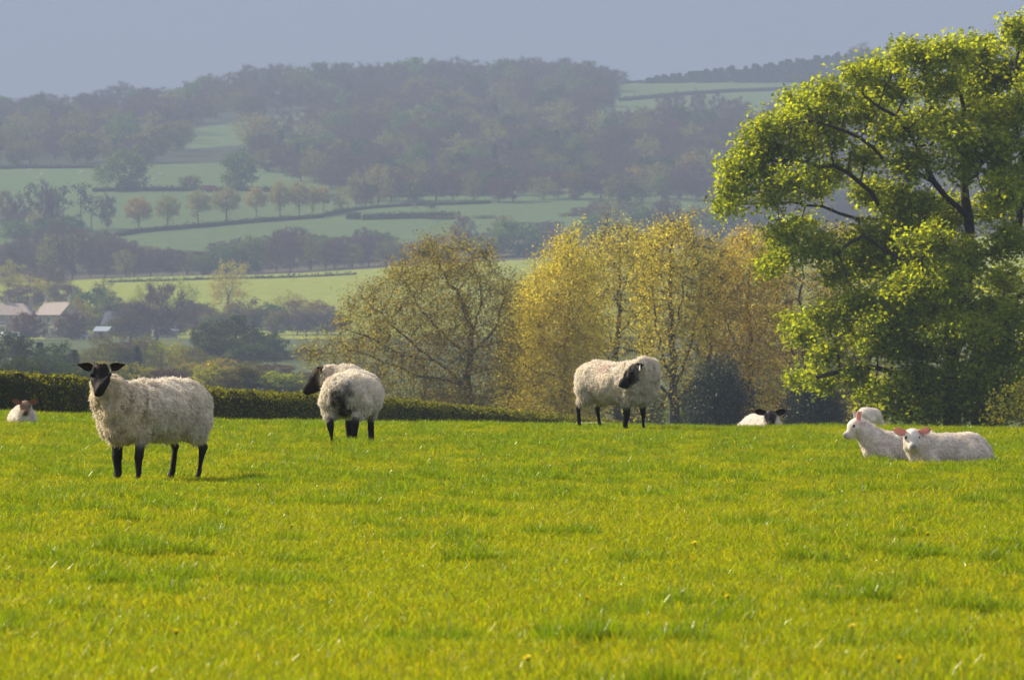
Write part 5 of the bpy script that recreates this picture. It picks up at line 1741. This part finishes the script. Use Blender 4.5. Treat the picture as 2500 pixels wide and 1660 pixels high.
# ---- lambs
LAMB_C = {WOOL: (.88, .79, .71), SKIN: (.88, .78, .70), DARK: (.018, .013, .012), PINK: (.62, .34, .28), NOSE: (.04, .032, .036)}
EAR_LAMB = dict(base=(-.01, .062, .045), out=(-.05, 1, .42), open=(1, .05, .05), L=.175, W=.098, outer=(.84, .72, .64), inner=(.80, .40, .36))


def lying_prims(neck, face=SKIN, near=-1):
    P = [('E', (0, 0, .175), (.31, .145, .155), None, WOOL, .05), ('E', (-.20, 0, .175), (.17, .150, .165), None, WOOL, .06), ('E', (.20, 0, .18), (.15, .125, .15), None, WOOL, .06)]
    P += [('C', neck[i][0], neck[i+1][0], neck[i][1], neck[i+1][1], WOOL, .05) for i in range(len(neck) - 1)]
    for s in (1, -1):
        P += [('E', (-.22, s * .13, .125), (.15, .07, .125), None, WOOL, .04)]
        P += leg([(-.14, s*.165, .05), (-.02, s*.17, .03), (.02, s*.17, .025)], [.032, .024, .022], [SKIN, SKIN], .02)
        P += leg([(.17, s*.10, .15), (.13, s*.135, .06), (.27, s*.13, .04), (.16, s*.145, .025)], [.07, .045, .03, .024], [WOOL, WOOL, SKIN], .02)
    P.append(('C', (-.36, 0, .19), (-.42, .02, .06), .035, .022, WOOL, .03))
    return P


def lamb_wool(p):
    return np.array([.93, .85, .77]) * np.ones((len(p), 1))


LS_LAMB = lambda n=9000: [dict(n=int(n * 2.6), L=.016, r=.0030, g=.25, rnd=.4), dict(n=n // 2, L=.025, r=.0022, g=.4, rnd=.6)]


def lamb(label, px, D, rz, scale, neck, hpos, hdir, seed, face=SKIN, ear=EAR_LAMB, cols=LAMB_C, hs=.80, colf=lamb_wool, prims=None, n=9000, sink=0.0, h=.0095):
    hp_, R_, o_ = head_prims(hpos, hdir, hs, face, True)
    P = (prims or lying_prims(neck, face)) + hp_
    loc = on_ground(px * K, D)
    return finish_animal('lamb', label, 'lambs on the pasture', (loc.x, loc.y, loc.z - sink), rz, scale, P, R_, o_, hs, cols, ear, LS_LAMB(n), colf, h, .006, seed, cat='lamb', lump_scale=20, comb=.3)


# white lamb in profile, looking left
lamb('white lamb lying down in profile looking left, behind the other right hand lamb', 2080, 56.2, math.pi + .10, .97,
     [((.20, 0, .20), .125), ((.31, 0, .30), .088), ((.37, 0, .36), .070)], (.395, 0, .385), (1, .10, -.42), 71, hs=.74, ear=dict(EAR_LAMB, out=(-.35, .75, .85)), sink=.03)
# white lamb facing the camera
lamb('white lamb lying broadside with pink ears, facing the camera, right foreground', 2184, 54.9, math.pi + .12, .95,
     [((.20, 0, .20), .12), ((.30, .02, .25), .085), ((.325, .03, .30), .068)], (.33, .06, .300), (.06, 1, -.34), 72, hs=.74, sink=.03)
# left lamb with brown face
BROWN = dict(LAMB_C); BROWN[SKIN] = (.25, .155, .085); BROWN[NOSE] = (.06, .05, .06)
lamb('small lamb with brown face lying at the left edge before the hedge', 54, 76.5, -math.pi / 2 + .15, .84,
     [((.20, 0, .20), .12), ((.28, 0, .27), .085), ((.31, 0, .31), .068)], (.33, 0, .335), (1, -.05, -.40), 73, ear=dict(EAR_LAMB, outer=(.34, .22, .13), inner=(.35, .18, .12), out=(-.1, 1, .35)), cols=BROWN, n=4000, sink=.03)
# black-faced lamb lying beyond the brow
BLK = dict(LAMB_C); BLK[NOSE] = (.02, .016, .015)
lamb('white lamb with black face lying on the brow left of the grazing lamb', 1758, 102, -math.pi / 2 + .45, 1.32,
     [((.20, 0, .20), .12), ((.27, -.04, .26), .090), ((.29, -.05, .30), .072)], (.31, -.06, .325), (1, -.45, -.45), 74, face=DARK, ear=dict(EAR_LAMB, outer=(.02, .014, .012), inner=(.04, .024, .02), out=(-.1, 1, .25)), cols=BLK, n=4000, sink=.05)
# lamb asleep behind the ewe's legs
lamb('sleeping lamb barely showing over the brow behind the hind leg of the brow ewe', 1362, 106, math.pi + .3, .9,
     [((.20, 0, .18), .11), ((.30, .02, .17), .08), ((.35, .03, .16), .066)], (.38, .04, .155), (1, .2, -.30), 75, n=4000, sink=.045)
# grazing lamb seen from behind
GP = [('E', (0, 0, .40), (.28, .155, .155), None, WOOL, .05), ('E', (-.19, 0, .405), (.15, .16, .165), None, WOOL, .06), ('E', (.19, 0, .38), (.14, .13, .15), None, WOOL, .06),
      ('C', (.26, 0, .36), (.40, -.03, .22), .10, .07, WOOL, .05), ('C', (-.33, 0, .45), (-.37, 0, .26), .035, .02, WOOL, .03)]
for s in (1, -1):
    GP += leg([(.19, s*.09, .30), (.19, s*.085, .17), (.19, s*.08, .05), (.205, s*.08, .015)], [.06, .028, .021, .024], [WOOL, SKIN, SKIN])
    GP += leg([(-.20, s*.10, .33), (-.19, s*.11, .27), (-.27, s*.095, .18), (-.255, s*.09, .05), (-.24, s*.09, .015)], [.10, .075, .03, .021, .024], [WOOL, WOOL, SKIN, SKIN])
lamb('white rump of a lamb grazing head down beyond the brow', 2006, 101, math.radians(62), .86, None, (.44, -.04, .15), (.55, -.1, -1), 76, prims=GP, n=4000)

# ---- far sheep and horses on the hill fields
FS = [('E', (0, 0, .55), (.5, .28, .27), None, WOOL, .05), ('C', (.4, 0, .6), (.6, 0, .72), .16, .11, WOOL, .05), ('C', (.6, 0, .74), (.8, 0, .64), .09, .06, WOOL, .03)]
for s in (1, -1):
    FS += leg([(.3, s*.13, .4), (.3, s*.13, .02)], [.06, .035], [WOOL]) + leg([(-.34, s*.13, .4), (-.38, s*.13, .22), (-.36, s*.13, .02)], [.09, .04, .035], [WOOL, WOOL])
v, q, wg = blob_mesh(FS, .035)
far_sheep_me = mesh_np('body', v, q, None, body_m, np.ones((len(v), 3)) * np.array([.72, .70, .66]), True)
for i, (x, y, rz, lab) in enumerate([(200, 426, .2, 'largest white sheep dot in the upper left hill field'), (102, 430, 2.9, 'white sheep dot left of the largest one in the upper left field'), (92, 439, 1.2, 'lowest white sheep dot in the upper left field'), (73, 420, .6, 'highest white sheep dot in the upper left field'), (395, 430, 3.0, 'white sheep dot right of the big lone green tree'), (377, 442, .4, 'white sheep dot beside the hedge right of the big lone green tree')]):
    D = far_D(x, y)
    root = obj('far_sheep', far_sheep_me, loc=gl(x, D), rotz=rz, label=lab, cat='sheep', group='white sheep on the hill field')
    if i == 0:
        root.scale = (1.3,) * 3
HP = [('E', (0, 0, 1.12), (.75, .30, .34), None, WOOL, .08), ('E', (-.5, 0, 1.18), (.34, .30, .33), None, WOOL, .1), ('C', (.55, 0, 1.2), (1.05, 0, 1.0), .24, .15, WOOL, .1), ('C', (1.05, 0, 1.0), (1.35, 0, .55), .14, .08, WOOL, .06), ('C', (-.78, 0, 1.25), (-.95, 0, .6), .07, .05, WOOL, .05)]
for s in (1, -1):
    HP += leg([(.5, s*.18, .95), (.52, s*.17, .5), (.5, s*.17, .1), (.55, s*.17, .04)], [.15, .075, .055, .07], [WOOL, WOOL, WOOL]) + leg([(-.55, s*.18, 1.0), (-.48, s*.19, .8), (-.68, s*.17, .5), (-.62, s*.17, .1), (-.57, s*.17, .04)], [.22, .17, .08, .055, .07], [WOOL] * 4)
v, q, wg = blob_mesh(HP, .05)
for x, y, rz, lab, c in [(1012, 511, 2.8, 'dun horse at the right of the pair grazing above the short thick hedge', (.16, .13, .11)), (1056, 514, .4, 'dark brown horse grazing at the right end of the hill field', (.06, .045, .04)), (1046, 512, 3.0, 'brown horse touching the dark one in the hill field', (.10, .07, .055))]:
    me = mesh_np('body', v, q, None, body_m, np.ones((len(v), 3)) * np.array(c), True)
    D = far_D(x, y)
    obj('horse', me, loc=gl(x, D), rotz=rz, label=lab, cat='horse', group='horses on the hill field')

# ------------------------------------------------------------------ pasture grass
grass_m, gt = mat_nodes('pasture_grass')
N = gt.nodes.new
go_ = N('ShaderNodeOutputMaterial')
vc = N('ShaderNodeVertexColor'); vc.layer_name = 'Col'
geo = N('ShaderNodeNewGeometry')
nz1 = N('ShaderNodeTexNoise'); nz1.inputs['Scale'].default_value = 1.1; nz1.inputs['Detail'].default_value = 6; nz1.inputs['Roughness'].default_value = .65
gt.links.new(geo.outputs['Position'], nz1.inputs['Vector'])
cr = N('ShaderNodeMix'); cr.data_type = 'RGBA'
mrg = N('ShaderNodeMapRange'); mrg.inputs['From Min'].default_value = .35; mrg.inputs['From Max'].default_value = .65
gt.links.new(nz1.outputs['Fac'], mrg.inputs['Value'])
gt.links.new(mrg.outputs['Result'], cr.inputs['Factor'])
cr.inputs['A'].default_value = (.90, .97, .9, 1)
cr.inputs['B'].default_value = (1.08, 1.02, 1.0, 1)
m1 = N('ShaderNodeMix'); m1.data_type = 'RGBA'; m1.blend_type = 'MULTIPLY'; m1.inputs['Factor'].default_value = 1
gt.links.new(vc.outputs['Color'], m1.inputs['A']); gt.links.new(cr.outputs['Result'], m1.inputs['B'])
shs = []
for c, kd in (((.153, .205, .007), 'ShaderNodeBsdfDiffuse'), ((.535, .582, .007), 'ShaderNodeBsdfTranslucent')):
    mm = N('ShaderNodeMix'); mm.data_type = 'RGBA'; mm.blend_type = 'MULTIPLY'; mm.inputs['Factor'].default_value = 1
    mm.inputs['B'].default_value = (*c, 1)
    gt.links.new(m1.outputs['Result'], mm.inputs['A'])
    b = N(kd); gt.links.new(mm.outputs['Result'], b.inputs['Color']); shs.append(b)
mxs = N('ShaderNodeMixShader'); mxs.inputs[0].default_value = .5
gt.links.new(shs[0].outputs[0], mxs.inputs[1]); gt.links.new(shs[1].outputs[0], mxs.inputs[2])
gl_ = N('ShaderNodeBsdfGlossy'); gl_.inputs['Roughness'].default_value = .34
gl_.inputs['Color'].default_value = (.9, .95, .8, 1)
mx2 = N('ShaderNodeMixShader'); mx2.inputs[0].default_value = .015
gt.links.new(mxs.outputs[0], mx2.inputs[1]); gt.links.new(gl_.outputs[0], mx2.inputs[2])
gt.links.new(mx2.outputs[0], go_.inputs['Surface'])

grass_wet_m = grass_m.copy()
grass_wet_m.name = 'dewy_grass'
for nd_ in grass_wet_m.node_tree.nodes:
    if nd_.type == 'MIX_SHADER' and abs(nd_.inputs[0].default_value - .015) < 1e-4:
        nd_.inputs[0].default_value = .06


def tuft(seed, n, rad, hgt, wd, bend, shade=(1, 1, 1)):
    g = np.random.default_rng(seed)
    a = g.uniform(0, 6.283, n); r = rad * np.sqrt(g.random(n))
    base = np.stack([r * np.cos(a), r * np.sin(a), np.full(n, -.01)], 1)
    h = hgt * np.clip(g.normal(1, .28, n), .35, 1.7)
    az = g.uniform(0, 6.283, n)
    lean = np.stack([np.cos(az), np.sin(az), np.zeros(n)], 1) * (h * bend * g.uniform(.2, 1.5, n))[:, None]
    sd_ = np.stack([-np.sin(az + g.normal(0, .9, n)), np.cos(az + g.normal(0, .9, n)), np.zeros(n)], 1) * (wd * g.uniform(.6, 1.4, n))[:, None] * .5
    up = np.array([0, 0, 1.])
    p1 = base + up * (h * .5)[:, None] + lean * .28
    p2 = base + up * (h * .85)[:, None] + lean * .7
    p3 = base + up * h[:, None] + lean * 1.15
    V = np.stack([base - sd_, base + sd_, p1 - sd_ * .95, p1 + sd_ * .95, p2 - sd_ * .65, p2 + sd_ * .65, p3], 1).reshape(-1, 3)
    i = np.arange(n)[:, None] * 7
    Q = np.concatenate([i + np.array([[0, 1, 3, 2]]), i + np.array([[2, 3, 5, 4]])])
    T = i + np.array([[4, 5, 6]])
    dry = g.random(n) < .05
    c = np.clip(g.normal(1, .18, n), .55, 1.5)[:, None] * np.where(dry[:, None], np.array([[1.9, 1.35, 2.2]]), np.array([[1., 1., 1.]]) + g.normal(0, .06, (n, 1)) * np.array([[1, -.3, 0]]))
    c = c * np.array([shade])
    me = mesh_np('grass_tuft', V, Q, T, grass_m, np.repeat(c, 7, 0))
    me.materials.append(grass_wet_m)
    wet = g.random(n) < .12
    me.polygons.foreach_set('material_index', np.concatenate([wet, wet, wet]).astype(np.int32))
    return me


pc = bpy.data.collections.new('grass_tufts')
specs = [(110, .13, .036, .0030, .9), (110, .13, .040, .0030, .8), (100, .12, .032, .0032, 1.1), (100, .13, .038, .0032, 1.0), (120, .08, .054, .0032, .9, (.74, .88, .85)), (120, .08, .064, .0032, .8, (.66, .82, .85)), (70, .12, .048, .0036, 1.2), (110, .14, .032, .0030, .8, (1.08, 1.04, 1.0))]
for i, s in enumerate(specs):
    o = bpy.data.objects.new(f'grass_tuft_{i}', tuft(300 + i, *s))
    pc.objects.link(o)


gg = np.random.default_rng(5)
# candidates over a fan a little wider than the view, thinned with distance
n = 380000
D = 15.5 + (96 - 15.5) * np.sqrt(gg.random(n))
D = np.where(gg.random(n) < .25, gg.uniform(15.5, 96, n), D)
X = gg.uniform(-1, 1, n) * (.10 * D + 3.6)
z = ground_z(X, D)
t1 = vnoise(X / .20, D / .45, 2.2) + .6 * vnoise(X / .09, D / .2, 8.8) + .22 * vnoise(X / 2.2, D / 4, 6.6)
t2 = vnoise(X / 4.5, D / 7.0, 4.1)
tus = np.clip(t1 * 1.0 - .72, 0, 1)
keep = gg.random(n) < np.clip(.72 + .25 * t2, .35, 1)
X, D, z, tus, t2 = X[keep], D[keep], z[keep], tus[keep], t2[keep]
n = len(X)
hs_ = np.clip(.85 + .2 * t2 + 1.2 * tus + gg.normal(0, .12, n), .45, 2.4)
far_w = np.interp(D, [15, 30, 60, 95], [.7, .95, 1.35, 1.7])
pid = gg.choice([0, 1, 2, 3, 6, 7], n, p=[.2, .2, .2, .18, .06, .16])
# scattered rank tufts, each a small clump of taller darker grass
m_ = 2600
cD = 15.5 + (90 - 15.5) * np.sqrt(gg.random(m_)); cX = gg.uniform(-1, 1, m_) * (.10 * cD + 3.6)
cs = gg.uniform(.35, 1.3, m_)
kk = gg.integers(3, 11, m_)
ci_ = np.repeat(np.arange(m_), kk)
tX = cX[ci_] + gg.normal(0, .085, len(ci_)) * cs[ci_]; tD = cD[ci_] + gg.normal(0, .10, len(ci_)) * cs[ci_]
X = np.concatenate([X, tX]); D = np.concatenate([D, tD]); z = ground_z(X, D)
hs_ = np.concatenate([hs_, np.clip(.75 + .45 * cs[ci_] * gg.uniform(.5, 1.2, len(ci_)), .6, 1.6)])
far_w = np.interp(D, [15, 30, 60, 95], [.7, .95, 1.35, 1.7])
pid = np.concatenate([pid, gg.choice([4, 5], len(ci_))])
n = len(X)
rot = np.stack([gg.normal(0, .08, n), gg.normal(0, .08, n), gg.uniform(0, 6.283, n)], 1)
scl = np.stack([far_w, far_w, hs_], 1)
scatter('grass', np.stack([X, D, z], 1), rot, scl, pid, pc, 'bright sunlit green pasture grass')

# ------------------------------------------------------------------ dandelions and tufts of shed wool
petal_m = plain_mat('dandelion_petal', (0.90, 0.76, 0.02), rough=.7, noise=.1, trans=.3)
stem_m = plain_mat('dandelion_stem', (0.12, 0.20, 0.03), rough=.7, noise=.1)


def dandelion_meshes():
    hd, st = MB(), MB()
    for ring, (r, z, k) in enumerate(((.020, .0, 14), (.014, .004, 10), (.008, .007, 7))):
        for i in range(k):
            a = i * 6.283 / k + ring
            c, s = math.cos(a), math.sin(a)
            hd.quad((0, 0, z - .004), (r * .6 * c - .004 * s, r * .6 * s + .004 * c, z), (r * c, r * s, z + .003), (r * .6 * c + .004 * s, r * .6 * s - .004 * c, z))
    st.tube((0, 0, -.085), (0, 0, -.004), .0025, .002, 6)
    st.tube((0, 0, -.012), (0, 0, -.002), .004, .008, 6)
    return mesh_np('flower_head', hd.v, hd.q, None, petal_m), mesh_np('stem', st.v, st.q, st.t, stem_m)


hm, sm_ = dandelion_meshes()
for x, y, lab in [(2079, 1546, 'dandelion low in the pasture near the bottom right, largest of all'), (1287, 1627, 'dandelion at the bottom edge right of the middle'), (1776, 1467, 'dandelion right of the middle in the near grass'), (2195, 1631, 'dandelion at the bottom edge on the right'), (2049, 1449, 'dandelion in the near grass left of the largest one'),
                  (2265, 1295, 'dandelion in the middle grass below the lying lambs'), (1434, 1464, 'orange dandelion left in the near grass below the brow ewe'), (950, 1234, 'dandelion in the grass below the ewe seen from behind'), (712, 1284, 'dandelion in the grass right of the left ewe'), (1695, 1318, 'dandelion in the middle grass left of the lambs'), (430, 1560, 'dandelion in the near grass at the lower left')]:
    y += 0
    Dn = .94 * F / (y - 866 + 30)
    Xn = (x - 1250) / F * Dn
    r = obj('dandelion', None, loc=(Xn, Dn, float(ground_z(Xn, Dn)) + .065), label=lab, cat='dandelion', group='dandelions in the pasture')
    r.rotation_euler = (.35, .1, x)
    r.scale = (.85,) * 3
    obj('flower_head', hm, r); obj('stem', sm_, r)
